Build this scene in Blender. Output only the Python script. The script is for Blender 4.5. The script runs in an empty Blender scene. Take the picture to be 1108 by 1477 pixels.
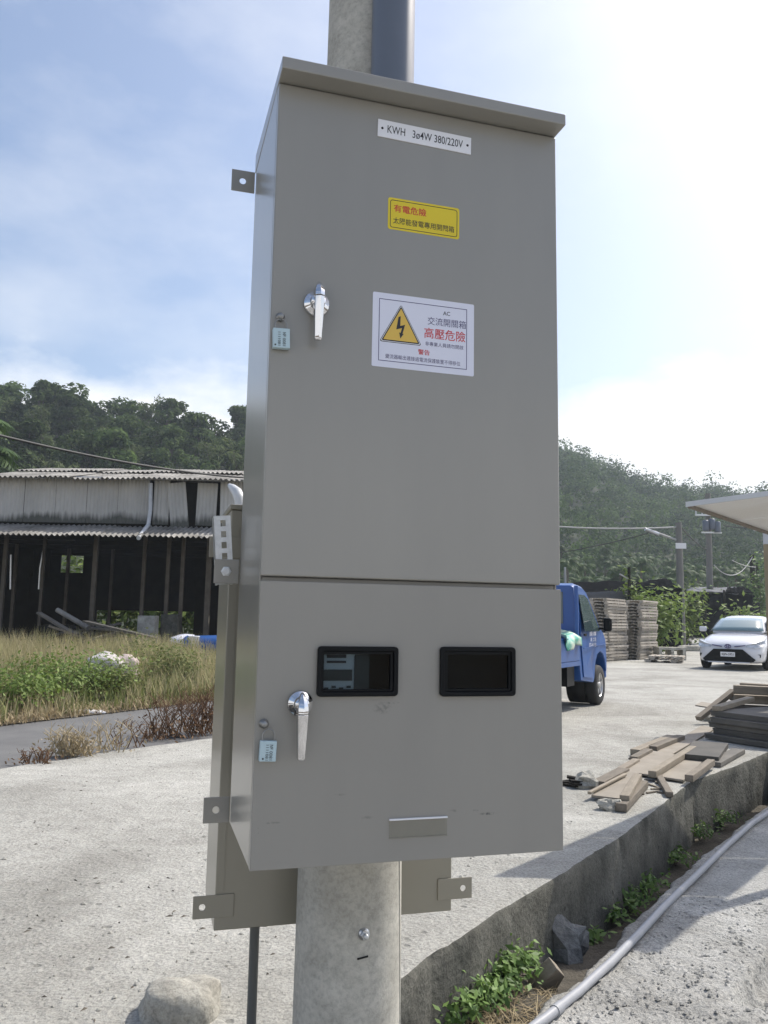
import bpy, math, random
import numpy as np
from mathutils import Matrix, Vector, noise
random.seed(7); RNG = np.random.default_rng(11)
SC = bpy.context.scene; COL = SC.collection
R = math.radians

# ------------------------------------------------------------------ camera
FPX, PITCH, ROLL, CAMZ = 1180.87, 0.1315, 0.0178, 1.15
fw = Vector((0, math.cos(PITCH), math.sin(PITCH))); up0 = Vector((0, -math.sin(PITCH), math.cos(PITCH)))
rt = Vector((1, 0, 0)) * math.cos(ROLL) + up0 * math.sin(ROLL)
up = up0 * math.cos(ROLL) - Vector((1, 0, 0)) * math.sin(ROLL)
cd = bpy.data.cameras.new('camera'); cam = bpy.data.objects.new('camera', cd); COL.objects.link(cam)
cam.matrix_world = Matrix(((rt.x, up.x, -fw.x, 0), (rt.y, up.y, -fw.y, 0), (rt.z, up.z, -fw.z, CAMZ), (0, 0, 0, 1)))
cd.sensor_fit = 'VERTICAL'; cd.sensor_height = 36; cd.lens = 36 * FPX / 1477
cd.clip_start = .05; cd.clip_end = 4000
SC.camera = cam

def ray(px, py): return fw + rt * ((px - 554) / FPX) + up * ((738.5 - py) / FPX)
def G(px, py, z=0.):                       # photo pixel -> point on the level z
    q = ray(px, py); t = (z - CAMZ) / q.z; return Vector((q.x * t, q.y * t, z))
def At(px, py, Y):                         # photo pixel -> point at distance Y
    q = ray(px, py); t = Y / q.y; return Vector((q.x * t, Y, CAMZ + q.z * t))

# ------------------------------------------------------------------ world, sun, exposure
SUN_AZ, SUN_EL = R(55), R(50.5)              # azimuth to the right of +Y
sund = Vector((math.sin(SUN_AZ) * math.cos(SUN_EL), math.cos(SUN_AZ) * math.cos(SUN_EL), math.sin(SUN_EL)))
W = bpy.data.worlds.new('World'); SC.world = W; W.use_nodes = True
nt = W.node_tree; nt.nodes.clear()
def N(t, tp, **kw):
    n = t.nodes.new(tp)
    for k, v in kw.items(): setattr(n, k, v)
    return n
def mth(t, op, a, b=None, clamp=False):
    n = N(t, 'ShaderNodeMath', operation=op); n.use_clamp = clamp
    for i, s in enumerate((a, b)):
        if s is None: continue
        if isinstance(s, (int, float)): n.inputs[i].default_value = s
        else: t.links.new(s, n.inputs[i])
    return n.outputs[0]
sky = N(nt, 'ShaderNodeTexSky', sky_type='NISHITA', sun_disc=False, sun_elevation=SUN_EL, sun_rotation=SUN_AZ,
        air_density=1.0, dust_density=3.0, ozone_density=1.6, altitude=100)
tc = N(nt, 'ShaderNodeTexCoord'); sp = N(nt, 'ShaderNodeSeparateXYZ'); nt.links.new(tc.outputs['Generated'], sp.inputs[0])
mp = N(nt, 'ShaderNodeMapping'); mp.inputs['Scale'].default_value = (1, 1, 2.0); mp.inputs['Location'].default_value = (.31, .1, .0)
nt.links.new(tc.outputs['Generated'], mp.inputs[0])
n1 = N(nt, 'ShaderNodeTexNoise'); n1.inputs['Scale'].default_value = 5.0; n1.inputs['Detail'].default_value = 9; n1.inputs['Roughness'].default_value = .55
nt.links.new(mp.outputs[0], n1.inputs['Vector'])
n2 = N(nt, 'ShaderNodeTexNoise'); n2.inputs['Scale'].default_value = 2.1; n2.inputs['Detail'].default_value = 3
nt.links.new(mp.outputs[0], n2.inputs['Vector'])
CL_BANK = mth(nt, 'MULTIPLY', mth(nt, 'SUBTRACT', .292, sp.outputs[2]), 24.0)       # a bank of cumulus low over the hills, all round
bank = mth(nt, 'ADD', CL_BANK, mth(nt, 'MULTIPLY', mth(nt, 'SUBTRACT', n1.outputs['Fac'], .5), 4.5))
bank = mth(nt, 'MULTIPLY', bank, .85, True)
puff = mth(nt, 'MULTIPLY', mth(nt, 'SUBTRACT', mth(nt, 'ADD', mth(nt, 'MULTIPLY', n1.outputs['Fac'], .6), mth(nt, 'MULTIPLY', n2.outputs['Fac'], .6)), .585), 2.6, True)
cm = mth(nt, 'MAXIMUM', bank, mth(nt, 'MULTIPLY', puff, .6))
mix = N(nt, 'ShaderNodeMix', data_type='RGBA'); nt.links.new(cm, mix.inputs[0]); nt.links.new(sky.outputs[0], mix.inputs[6])
CLOUD = 6.2
mix.inputs[7].default_value = (CLOUD * .97, CLOUD * .98, CLOUD, 1)
bg = N(nt, 'ShaderNodeBackground'); bg.inputs[1].default_value = .15; nt.links.new(mix.outputs[2], bg.inputs[0])
wo = N(nt, 'ShaderNodeOutputWorld'); nt.links.new(bg.outputs[0], wo.inputs[0])

sl = bpy.data.lights.new('sun', 'SUN'); sl.energy = 3.8; sl.angle = R(.6); sl.color = (1, .945, .855)
so = bpy.data.objects.new('sun', sl); COL.objects.link(so); so.rotation_euler = sund.to_track_quat('Z', 'Y').to_euler()
so.location = (20, 20, 60)
SC.view_settings.view_transform = 'Standard'; SC.view_settings.look = 'None'; SC.view_settings.gamma = 1
SC.view_settings.use_curve_mapping = False; SC.view_settings.exposure = .35
SC.cycles.max_bounces = 6; SC.cycles.volume_bounces = 1; SC.cycles.transparent_max_bounces = 12
SC.cycles.caustics_reflective = False; SC.cycles.caustics_refractive = False

# ------------------------------------------------------------------ helpers
class MB:
    def __init__(s): s.v = []; s.f = []; s.sm = []
    def add(s, vs, fs, M=None, smooth=False):
        o = len(s.v)
        for v in vs:
            v = Vector(v); s.v.append(tuple(M @ v) if M else tuple(v))
        for f in fs: s.f.append(tuple(i + o for i in f)); s.sm.append(smooth)
        return s
    def box(s, x0, x1, y0, y1, z0, z1, M=None):
        return s.add([(x0,y0,z0),(x1,y0,z0),(x1,y1,z0),(x0,y1,z0),(x0,y0,z1),(x1,y0,z1),(x1,y1,z1),(x0,y1,z1)],
              [(3,2,1,0),(4,5,6,7),(0,1,5,4),(1,2,6,5),(2,3,7,6),(3,0,4,7)], M)
    def hexa(s, a, b, M=None):                      # a, b: two quads (bottom, top), same order
        return s.add(list(a) + list(b), [(3,2,1,0),(4,5,6,7),(0,1,5,4),(1,2,6,5),(2,3,7,6),(3,0,4,7)], M)
    def tube(s, pts, r, n=10, caps=True, M=None, smooth=True):
        pts = [Vector(p) for p in pts]; rs = r if isinstance(r, (list, tuple)) else [r] * len(pts)
        vs = []; prev = None
        for i, p in enumerate(pts):
            d = (pts[min(i+1, len(pts)-1)] - pts[max(i-1, 0)]).normalized()
            a = prev if prev is not None else (Vector((0,0,1)) if abs(d.z) < .9 else Vector((1,0,0)))
            x = (a - d * a.dot(d)).normalized(); y = d.cross(x); prev = x
            for k in range(n):
                t = 2 * math.pi * k / n; vs.append(p + (x * math.cos(t) + y * math.sin(t)) * rs[i])
        fs = [(i*n+k, i*n+(k+1) % n, (i+1)*n+(k+1) % n, (i+1)*n+k) for i in range(len(pts)-1) for k in range(n)]
        s.add(vs, fs, M, smooth)
        if caps:
            s.add(vs[:n], [tuple(range(n-1, -1, -1))], M); s.add(vs[-n:], [tuple(range(n))], M)
        return s
    def lathe(s, prof, n=24, M=None, smooth=True):   # (r, z) about z
        vs = [(r * math.cos(2*math.pi*k/n), r * math.sin(2*math.pi*k/n), z) for r, z in prof for k in range(n)]
        fs = [(i*n+k, i*n+(k+1) % n, (i+1)*n+(k+1) % n, (i+1)*n+k) for i in range(len(prof)-1) for k in range(n)]
        return s.add(vs, fs, M, smooth)
    def prism(s, poly, y0, y1, M=None):              # polygon in xz (counter-clockwise), pushed along y
        n = len(poly)
        vs = [(x, y0, z) for x, z in poly] + [(x, y1, z) for x, z in poly]
        return s.add(vs, [tuple(range(n)), tuple(range(2*n-1, n-1, -1))] + [(i, i+n, (i+1) % n + n, (i+1) % n) for i in range(n)], M)
    def rock(s, c, r, seed, sq=(1, 1, .7), rough=.35, nu=14, nv=9, smooth=True):
        vs = []; c = Vector(c)
        for j in range(nv + 1):
            for i in range(nu):
                th = math.pi * j / nv; ph = 2 * math.pi * i / nu
                d = Vector((math.sin(th)*math.cos(ph), math.sin(th)*math.sin(ph), math.cos(th)))
                k = 1 + rough * noise.noise(d * 1.3 + Vector((seed*3.1, seed, 0))) + rough * .4 * noise.noise(d * 3.5 + Vector((seed, 0, seed*2)))
                q = max(abs(d.x), abs(d.y), abs(d.z)); k *= .60 + .40 / max(q, .58) * .82
                vs.append(c + Vector((d.x*sq[0], d.y*sq[1], d.z*sq[2])) * r * k)
        fs = [(j*nu+i, (j+1)*nu+i, (j+1)*nu+(i+1) % nu, j*nu+(i+1) % nu) for j in range(nv) for i in range(nu)]
        return s.add(vs, fs, None, smooth)
    def build(s, name, m, parent=None, bevel=None, seg=2, sub=0):
        me = bpy.data.meshes.new(name); me.from_pydata(s.v, [], s.f); me.validate(verbose=False)
        if len(me.polygons) == len(s.sm): me.polygons.foreach_set('use_smooth', s.sm)
        me.materials.append(m); me.update()
        o = bpy.data.objects.new(name, me); COL.objects.link(o); o.parent = parent
        if sub:
            q = o.modifiers.new('sub', 'SUBSURF'); q.levels = q.render_levels = sub
        if bevel:
            q = o.modifiers.new('bevel', 'BEVEL'); q.width = bevel; q.segments = seg; q.limit_method = 'ANGLE'; q.angle_limit = R(35)
            me.polygons.foreach_set('use_smooth', [True] * len(me.polygons))
            e = o.modifiers.new('wn', 'WEIGHTED_NORMAL'); e.keep_sharp = True
        return o
def tag(o, label=None, cat=None, group=None, kind=None):
    if label: o['label'] = label
    if cat:
        o['category'] = cat; kind = kind or 'thing'
    if group: o['group'] = group
    if kind: o['kind'] = kind
    return o
def empty(name, loc, rz=0, label=None, cat=None, group=None):
    o = bpy.data.objects.new(name, None); COL.objects.link(o); o.location = loc; o.rotation_euler = (0, 0, rz)
    o.empty_display_size = .2
    return tag(o, label, cat, group)
def copy_tree(o, parent=None):
    c = o.copy(); COL.objects.link(c); c.parent = parent
    for ch in list(o.children): copy_tree(ch, c)
    return c
def npmesh(name, V, F, m, parent=None, tint=None, smooth=False):
    V = np.asarray(V, np.float32); F = np.asarray(F, np.int32); k = F.shape[1]
    me = bpy.data.meshes.new(name); me.vertices.add(len(V)); me.vertices.foreach_set('co', V.ravel())
    me.loops.add(F.size); me.loops.foreach_set('vertex_index', F.ravel())
    me.polygons.add(len(F)); me.polygons.foreach_set('loop_start', np.arange(0, F.size, k, dtype=np.int32))
    me.polygons.foreach_set('use_smooth', np.full(len(F), smooth))
    if tint is not None:
        a = me.attributes.new('tint', 'FLOAT', 'POINT'); a.data.foreach_set('value', np.asarray(tint, np.float32))
    me.materials.append(m); me.update(calc_edges=True); me.validate(verbose=False)
    if name is None: return me
    o = bpy.data.objects.new(name, me); COL.objects.link(o); o.parent = parent
    return o
def unit(n):
    d = RNG.normal(size=(n, 3)); return d / np.linalg.norm(d, axis=1)[:, None]
def leafquads(C, size, nrm=None, asp=.6):            # one bent-free leaf quad per centre
    n = len(C); d = unit(n) if nrm is None else nrm + .7 * unit(n); d /= np.linalg.norm(d, axis=1)[:, None]
    a = np.cross(d, unit(n)); a /= np.linalg.norm(a, axis=1)[:, None]; b = np.cross(d, a)
    s = (size * RNG.uniform(.6, 1.3, n))[:, None]; a = a * s; b = b * s * asp
    V = np.stack([C - a, C + b * .9 - a * .1, C + a, C - b * .9 - a * .1], 1).reshape(-1, 3)
    return V, np.arange(4 * n).reshape(n, 4)
def blades(P, h, w, lean, seg=2):                    # grass blades: strips of tapering triangles
    n = len(P); az = RNG.uniform(0, 2*np.pi, n); ld = np.stack([np.cos(az), np.sin(az), np.zeros(n)], 1)
    sd = np.stack([-np.sin(az), np.cos(az), np.zeros(n)], 1) * (w * .5)[:, None]
    le = (lean * h)[:, None]; Z = np.array([0, 0, 1.])
    m = P + ld * le * .3 + Z * (h * .55)[:, None]; t = P + ld * le + Z * h[:, None]
    V = np.stack([P - sd, P + sd, m + sd * .7, m - sd * .7, t], 1).reshape(-1, 3)
    o = (np.arange(n) * 5)[:, None]
    F = np.concatenate([o + np.array([0, 1, 2]), o + np.array([0, 2, 3]), o + np.array([3, 2, 4])])
    return V, F

# ------------------------------------------------------------------ materials
MATS = {}
def mat(name, col, rough=.6, metal=0., col2=None, scale=8., contrast=1., bump=0., bscale=60., detail=6, coat=0., rnd=0., tint=None, spec=.5, stretch=(1,1,1), translucent=0., dist=.01):
    m = bpy.data.materials.new(name); m.use_nodes = True; t = m.node_tree; b = t.nodes['Principled BSDF']
    b.inputs['Roughness'].default_value = rough; b.inputs['Metallic'].default_value = metal
    b.inputs['Specular IOR Level'].default_value = spec
    if coat: b.inputs['Coat Weight'].default_value = coat; b.inputs['Coat Roughness'].default_value = .05
    out = None; co = N(t, 'ShaderNodeTexCoord'); mpn = N(t, 'ShaderNodeMapping'); mpn.inputs['Scale'].default_value = stretch
    t.links.new(co.outputs['Object'], mpn.inputs[0])
    if col2 is not None:
        mx = N(t, 'ShaderNodeMix', data_type='RGBA'); mx.inputs[6].default_value = (*col, 1); mx.inputs[7].default_value = (*col2, 1)
        if tint:
            at = N(t, 'ShaderNodeAttribute', attribute_name='tint'); fac = at.outputs['Fac']
        else:
            nz = N(t, 'ShaderNodeTexNoise'); nz.inputs['Scale'].default_value = scale; nz.inputs['Detail'].default_value = detail
            nz.inputs['Roughness'].default_value = .6
            t.links.new(mpn.outputs[0], nz.inputs['Vector'])
            fac = mth(t, 'ADD', mth(t, 'MULTIPLY', mth(t, 'SUBTRACT', nz.outputs['Fac'], .5), 2.2 * contrast), .5, True)
        t.links.new(fac, mx.inputs[0]); out = mx.outputs[2]
    if rnd:
        oi = N(t, 'ShaderNodeObjectInfo'); hs = N(t, 'ShaderNodeHueSaturation')
        t.links.new(mth(t, 'ADD', mth(t, 'MULTIPLY', oi.outputs['Random'], 2 * rnd), 1 - rnd), hs.inputs['Value'])
        if out: t.links.new(out, hs.inputs['Color'])
        else: hs.inputs['Color'].default_value = (*col, 1)
        out = hs.outputs[0]
    if out: t.links.new(out, b.inputs['Base Color'])
    else: b.inputs['Base Color'].default_value = (*col, 1)
    if bump:
        nz = N(t, 'ShaderNodeTexNoise'); nz.inputs['Scale'].default_value = bscale; nz.inputs['Detail'].default_value = 8; nz.inputs['Roughness'].default_value = .65
        t.links.new(mpn.outputs[0], nz.inputs['Vector'])
        bp = N(t, 'ShaderNodeBump'); bp.inputs['Strength'].default_value = bump; bp.inputs['Distance'].default_value = dist
        t.links.new(nz.outputs['Fac'], bp.inputs['Height']); t.links.new(bp.outputs[0], b.inputs['Normal'])
    if translucent:
        tr = N(t, 'ShaderNodeBsdfTranslucent'); ms = N(t, 'ShaderNodeMixShader'); ms.inputs[0].default_value = translucent
        if out: t.links.new(out, tr.inputs[0])
        else: tr.inputs[0].default_value = (*col, 1)
        t.links.new(b.outputs[0], ms.inputs[1]); t.links.new(tr.outputs[0], ms.inputs[2])
        t.links.new(ms.outputs[0], t.nodes['Material Output'].inputs[0])
    m['p'] = 1; MATS[name] = m
    return m
def concrete(name, c1, c2, big=1.0, pit=1.0, dist=.012, patch=.8, pits=1.):
    m = mat(name, c1, .92, col2=c2, scale=big * 1.2, contrast=1.1, spec=.25)
    t = m.node_tree; b = t.nodes['Principled BSDF']; co = N(t, 'ShaderNodeTexCoord')
    src = b.inputs['Base Color'].links[0].from_socket
    fine = N(t, 'ShaderNodeTexNoise'); fine.inputs['Scale'].default_value = 78; fine.inputs['Detail'].default_value = 8; fine.inputs['Roughness'].default_value = .75
    med = N(t, 'ShaderNodeTexNoise'); med.inputs['Scale'].default_value = 9; med.inputs['Detail'].default_value = 7; med.inputs['Roughness'].default_value = .7
    vor = N(t, 'ShaderNodeTexVoronoi'); vor.inputs['Scale'].default_value = 38; vor.inputs['Randomness'].default_value = 1
    for q in (fine, med, vor): t.links.new(co.outputs['Object'], q.inputs['Vector'])
    # grit specks: dark and light grains of the aggregate
    r1 = N(t, 'ShaderNodeValToRGB'); r1.color_ramp.elements[0].position = .36; r1.color_ramp.elements[0].color = (.45, .45, .45, 1); r1.color_ramp.elements[1].position = .56; r1.color_ramp.elements[1].color = (1.08, 1.07, 1.05, 1)
    t.links.new(fine.outputs['Fac'], r1.inputs[0])
    mu = N(t, 'ShaderNodeMix', data_type='RGBA', blend_type='MULTIPLY'); mu.inputs[0].default_value = .8 * pit
    t.links.new(src, mu.inputs[6]); t.links.new(r1.outputs[0], mu.inputs[7])
    r2 = N(t, 'ShaderNodeValToRGB'); r2.color_ramp.elements[0].position = .3; r2.color_ramp.elements[0].color = (.66, .65, .63, 1); r2.color_ramp.elements[1].position = .62; r2.color_ramp.elements[1].color = (1.1, 1.1, 1.1, 1)
    t.links.new(med.outputs['Fac'], r2.inputs[0])
    mu2 = N(t, 'ShaderNodeMix', data_type='RGBA', blend_type='MULTIPLY'); mu2.inputs[0].default_value = .6
    t.links.new(mu.outputs[2], mu2.inputs[6]); t.links.new(r2.outputs[0], mu2.inputs[7])
    t.links.new(mu2.outputs[2], b.inputs['Base Color'])
    pat = N(t, 'ShaderNodeTexNoise'); pat.inputs['Scale'].default_value = .9 * big; pat.inputs['Detail'].default_value = 5; pat.inputs['Roughness'].default_value = .6; pat.inputs['Distortion'].default_value = .8
    t.links.new(co.outputs['Object'], pat.inputs['Vector']); r3 = N(t, 'ShaderNodeValToRGB'); r3.color_ramp.elements[0].position = .36; r3.color_ramp.elements[0].color = (.70, .69, .66, 1); r3.color_ramp.elements[1].position = .60; r3.color_ramp.elements[1].color = (1.12, 1.115, 1.09, 1)
    t.links.new(pat.outputs['Fac'], r3.inputs[0]); mu3 = N(t, 'ShaderNodeMix', data_type='RGBA', blend_type='MULTIPLY'); mu3.inputs[0].default_value = patch
    t.links.new(mu2.outputs[2], mu3.inputs[6]); t.links.new(r3.outputs[0], mu3.inputs[7]); 
    vp = N(t, 'ShaderNodeTexVoronoi'); vp.inputs['Scale'].default_value = 17; t.links.new(co.outputs['Object'], vp.inputs['Vector']); sc_ = N(t, 'ShaderNodeSeparateColor'); t.links.new(vp.outputs['Color'], sc_.inputs[0])
    pm_ = mth(t, 'MULTIPLY', mth(t, 'MULTIPLY', mth(t, 'SUBTRACT', mth(t, 'MULTIPLY', sc_.outputs[0], .30), vp.outputs['Distance'], True), 9.0, True), mth(t, 'GREATER_THAN', sc_.outputs[1], .62))
    mu4 = N(t, 'ShaderNodeMix', data_type='RGBA'); t.links.new(mth(t, 'MULTIPLY', pm_, .6 * pits), mu4.inputs[0]); t.links.new(mu3.outputs[2], mu4.inputs[6]); mu4.inputs[7].default_value = (c2[0] * .4, c2[1] * .4, c2[2] * .38, 1)
    t.links.new(mu4.outputs[2], b.inputs['Base Color'])
    h = mth(t, 'ADD', mth(t, 'MULTIPLY', fine.outputs['Fac'], .8), mth(t, 'ADD', mth(t, 'MULTIPLY', med.outputs['Fac'], 1.1), mth(t, 'SUBTRACT', mth(t, 'MULTIPLY', vor.outputs['Distance'], .5), mth(t, 'MULTIPLY', pm_, .5 * pits))))
    bp = N(t, 'ShaderNodeBump'); bp.inputs['Strength'].default_value = min(1, .9 * pit); bp.inputs['Distance'].default_value = dist
    t.links.new(h, bp.inputs['Height']); t.links.new(bp.outputs[0], b.inputs['Normal'])
    return m
M_court = concrete('courtyard_concrete', (.48, .478, .455), (.38, .378, .358), .6)
M_slab = concrete('slab_concrete', (.53, .53, .52), (.43, .43, .42), 1.0, 1.0, .02)
M_wall = concrete('old_wall_concrete', (.18, .177, .158), (.07, .073, .066), 3.0, .8, .012)
M_pole = concrete('pole_concrete', (.52, .51, .465), (.43, .42, .38), 3.0, .5, .003, .35, .5)
M_asph = mat('asphalt', (.13, .13, .132), .9, spec=.15, col2=(.18, .18, .177), scale=2, bump=.6, bscale=120, dist=.01)
M_soil = mat('soil', (.16, .13, .09), .95, col2=(.09, .075, .055), scale=6, bump=1., bscale=30, dist=.03)
M_soild = mat('ditch_soil', (.13, .115, .09), .95, col2=(.06, .054, .044), scale=9, bump=1., bscale=40, dist=.02)
M_hill = mat('hill_ground', (.018, .03, .011), .95, col2=(.03, .042, .016), scale=.15, bump=1., bscale=1, dist=.5)
M_rock = concrete('rock_concrete', (.52, .51, .47), (.40, .39, .355), 5, .8, .01)
M_rockd = concrete('dark_rock', (.26, .27, .28), (.16, .17, .18), 5, .7, .01)
M_paint = mat('cabinet_paint', (.286, .275, .244), .32, col2=(.259, .250, .224), scale=2.2, stretch=(2.5, 2.5, .5), bump=.08, bscale=400, dist=.0005, spec=.5)
M_paint2 = mat('rear_cabinet_paint', (.27, .25, .195), .38, col2=(.25, .235, .185), scale=3, bump=.06, bscale=300, dist=.0005)
M_galv = mat('galvanised', (.62, .64, .66), .35, .9, col2=(.48, .5, .52), scale=60, contrast=1.4)
M_chrome = mat('chrome', (.70, .70, .71), .045, 1.)
M_steel = mat('steel', (.30, .30, .29), .42, .85)
M_black = mat('black_plastic', (.008, .009, .010), .4, spec=.12)
M_dark = mat('dark_void', (.012, .012, .012), .9)
M_inner = mat('cabinet_inside', (.02, .022, .022), .8)
M_meter = mat('meter_grey', (.62, .68, .70), .5)
M_meterd = mat('meter_dark', (.05, .06, .06), .4)
M_white = mat('white_plate', (.78, .78, .80), .4)
M_paper = mat('laminated_paper', (.72, .73, .82), .22, col2=(.70, .71, .80), scale=9, bump=.15, bscale=14, dist=.002)
M_yellow = mat('yellow_sticker', (.72, .56, .02), .35)
M_amber = mat('amber_print', (.70, .46, .08), .35)
M_red = mat('red_print', (.55, .03, .03), .5)
M_navy = mat('navy_print', (.05, .04, .13), .5)
M_ink = mat('ink', (.02, .02, .025), .5)
M_lock = mat('padlock_body', (.45, .58, .62), .4)
M_pvc = mat('pvc_grey', (.13, .15, .19), .38, col2=(.11, .13, .165), scale=4)
M_pvcl = mat('pvc_light', (.34, .35, .37), .42, col2=(.28, .29, .31), scale=20)
M_pvcd = mat('pvc_dark', (.11, .118, .115), .45)
M_flex = mat('flexible_conduit', (.58, .60, .62), .45)
M_clear = bpy.data.materials.new('tinted_glass'); M_clear.use_nodes = True
_t = M_clear.node_tree; _t.nodes.clear(); _o = N(_t, 'ShaderNodeOutputMaterial'); _tr = N(_t, 'ShaderNodeBsdfTransparent'); _tr.inputs[0].default_value = (.66, .70, .72, 1)
_gl = N(_t, 'ShaderNodeBsdfGlossy'); _gl.inputs['Roughness'].default_value = .03; _lw = N(_t, 'ShaderNodeLayerWeight'); _fr = N(_t, 'ShaderNodeMath', operation='MULTIPLY_ADD'); _t.links.new(mth(_t, 'POWER', _lw.outputs['Facing'], 4.0), _fr.inputs[0]); _fr.inputs[1].default_value = .7; _fr.inputs[2].default_value = .022; _ms = N(_t, 'ShaderNodeMixShader')
_t.links.new(_fr.outputs[0], _ms.inputs[0]); _t.links.new(_tr.outputs[0], _ms.inputs[1]); _t.links.new(_gl.outputs[0], _ms.inputs[2]); _t.links.new(_ms.outputs[0], _o.inputs[0])
M_acry = bpy.data.materials.new('clear_acrylic'); M_acry.use_nodes = True
_t = M_acry.node_tree; _t.nodes.clear(); _o = N(_t, 'ShaderNodeOutputMaterial'); _tr = N(_t, 'ShaderNodeBsdfTransparent'); _tr.inputs[0].default_value = (.93, .93, .91, 1)
_gl = N(_t, 'ShaderNodeBsdfGlossy'); _gl.inputs['Roughness'].default_value = .12; _lw = N(_t, 'ShaderNodeLayerWeight'); _fr = N(_t, 'ShaderNodeMath', operation='MULTIPLY_ADD'); _t.links.new(mth(_t, 'POWER', _lw.outputs['Facing'], 4.0), _fr.inputs[0]); _fr.inputs[1].default_value = .6; _fr.inputs[2].default_value = .05; _ms = N(_t, 'ShaderNodeMixShader')
_t.links.new(_fr.outputs[0], _ms.inputs[0]); _t.links.new(_tr.outputs[0], _ms.inputs[1]); _t.links.new(_gl.outputs[0], _ms.inputs[2]); _t.links.new(_ms.outputs[0], _o.inputs[0])
M_glass = mat('car_glass', (.05, .075, .08), .03, spec=.8)
M_glassl = mat('windscreen_glass', (.16, .24, .26), .04, spec=.9, coat=.5)
M_wpaint = mat('white_car_paint', (.60, .61, .65), .25, coat=.8)
M_bpaint = mat('blue_truck_paint', (.015, .082, .29), .4, coat=.2)
M_tyre = mat('tyre', (.022, .022, .022), .8)
M_alloy = mat('alloy', (.5, .5, .5), .35, .8)
M_lamp = mat('headlamp', (.62, .65, .68), .12, coat=1., col2=(.3, .32, .34), scale=12)
M_tarp = mat('teal_tarp', (.10, .42, .32), .5, col2=(.55, .62, .5), scale=6, contrast=3)
M_wood = mat('weathered_wood', (.25, .215, .17), .85, col2=(.14, .12, .095), scale=5, stretch=(1, 9, 9), rnd=.3, bump=.4, bscale=25, dist=.004)
M_woodn = mat('fresh_wood', (.31, .27, .21), .8, col2=(.19, .16, .12), scale=5, stretch=(1, 9, 9), rnd=.15, bump=.3, bscale=25, dist=.004)
M_ply = mat('plywood', (.32, .285, .235), .8, col2=(.20, .175, .14), scale=3, rnd=.12, bump=.3, bscale=20, dist=.003)
M_form = mat('formwork_panel', (.07, .068, .062), .8, col2=(.13, .12, .105), scale=4, rnd=.25, bump=.4, bscale=20, dist=.004)
M_pallet = mat('pallet_wood', (.50, .46, .40), .85, col2=(.26, .23, .19), scale=3, rnd=.25)
M_pallet2 = mat('pallet_shade_wood', (.36, .33, .28), .85, col2=(.17, .15, .125), scale=3, rnd=.25)  # darker copy of the pallet wood, shade put into the rear stacks
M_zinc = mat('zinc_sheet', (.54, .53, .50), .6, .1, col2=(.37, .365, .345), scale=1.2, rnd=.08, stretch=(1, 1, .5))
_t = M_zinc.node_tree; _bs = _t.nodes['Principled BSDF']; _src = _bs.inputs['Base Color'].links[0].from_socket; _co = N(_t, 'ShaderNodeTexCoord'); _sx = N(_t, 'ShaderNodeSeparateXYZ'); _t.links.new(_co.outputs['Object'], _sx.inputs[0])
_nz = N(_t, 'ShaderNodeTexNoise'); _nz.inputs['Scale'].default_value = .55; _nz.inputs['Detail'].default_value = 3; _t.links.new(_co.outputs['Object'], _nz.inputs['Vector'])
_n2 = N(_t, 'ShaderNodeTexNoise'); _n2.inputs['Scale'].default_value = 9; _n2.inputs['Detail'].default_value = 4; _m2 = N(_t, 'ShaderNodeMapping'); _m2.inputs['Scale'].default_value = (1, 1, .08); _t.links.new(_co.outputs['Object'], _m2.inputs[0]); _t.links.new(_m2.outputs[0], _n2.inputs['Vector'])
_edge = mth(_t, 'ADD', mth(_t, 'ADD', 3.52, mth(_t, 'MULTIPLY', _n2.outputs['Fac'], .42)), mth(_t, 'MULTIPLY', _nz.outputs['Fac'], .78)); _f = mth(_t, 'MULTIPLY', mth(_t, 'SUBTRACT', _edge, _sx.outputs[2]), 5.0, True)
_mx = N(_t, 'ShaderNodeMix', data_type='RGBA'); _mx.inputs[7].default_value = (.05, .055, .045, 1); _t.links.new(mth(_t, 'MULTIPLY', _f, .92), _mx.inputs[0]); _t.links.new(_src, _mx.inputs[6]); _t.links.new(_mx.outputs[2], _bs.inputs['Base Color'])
M_asb = mat('cement_roof_sheet', (.30, .29, .27), .85, col2=(.13, .125, .115), scale=1.6, contrast=1.4, rnd=.15)
M_tin = mat('soffit_sheet', (.74, .74, .73), .5, col2=(.66, .64, .60), scale=1.5)
M_rust = mat('rusty_edge', (.22, .195, .16), .8, col2=(.13, .11, .09), scale=30)
M_wdark = mat('dark_wood', (.018, .017, .016), .95, spec=.1, col2=(.035, .031, .027), scale=2)  # shade of the shed interior put into the colour; other dark wood too
M_conc2 = concrete('pillar_concrete', (.42, .42, .40), (.3, .3, .29), 4, .5, .004)
M_tan = mat('tan_render', (.30, .25, .16), .9, col2=(.24, .2, .13), scale=6, bump=.3, bscale=60)
M_wht = mat('white_render', (.55, .57, .60), .85, col2=(.46, .48, .5), scale=6)
M_net = mat('black_net', (.005, .0055, .0065), .95, spec=.0, col2=(.014, .0145, .016), scale=1.6, bump=.8, bscale=5, dist=.06)
M_film = mat('grey_film', (.10, .105, .12), .7, spec=.15, col2=(.11, .115, .125), scale=2, bump=.6, bscale=6, dist=.04)
M_blue = mat('blue_plastic', (.02, .09, .30), .4)
M_wire = mat('wire_black', (.03, .03, .03), .6)
M_wirel = mat('wire_grey', (.4, .4, .4), .6)
M_spost = mat('shed_post_wood', (.12, .105, .085), .9, col2=(.07, .06, .05), scale=4)
M_twig = mat('twig', (.13, .115, .095), .9)
M_upole = mat('utility_pole_concrete', (.21, .205, .19), .9, col2=(.15, .145, .135), scale=3, stretch=(1, 1, .3))  # darkened concrete, the poles' backlit side is put into the colour
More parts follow.
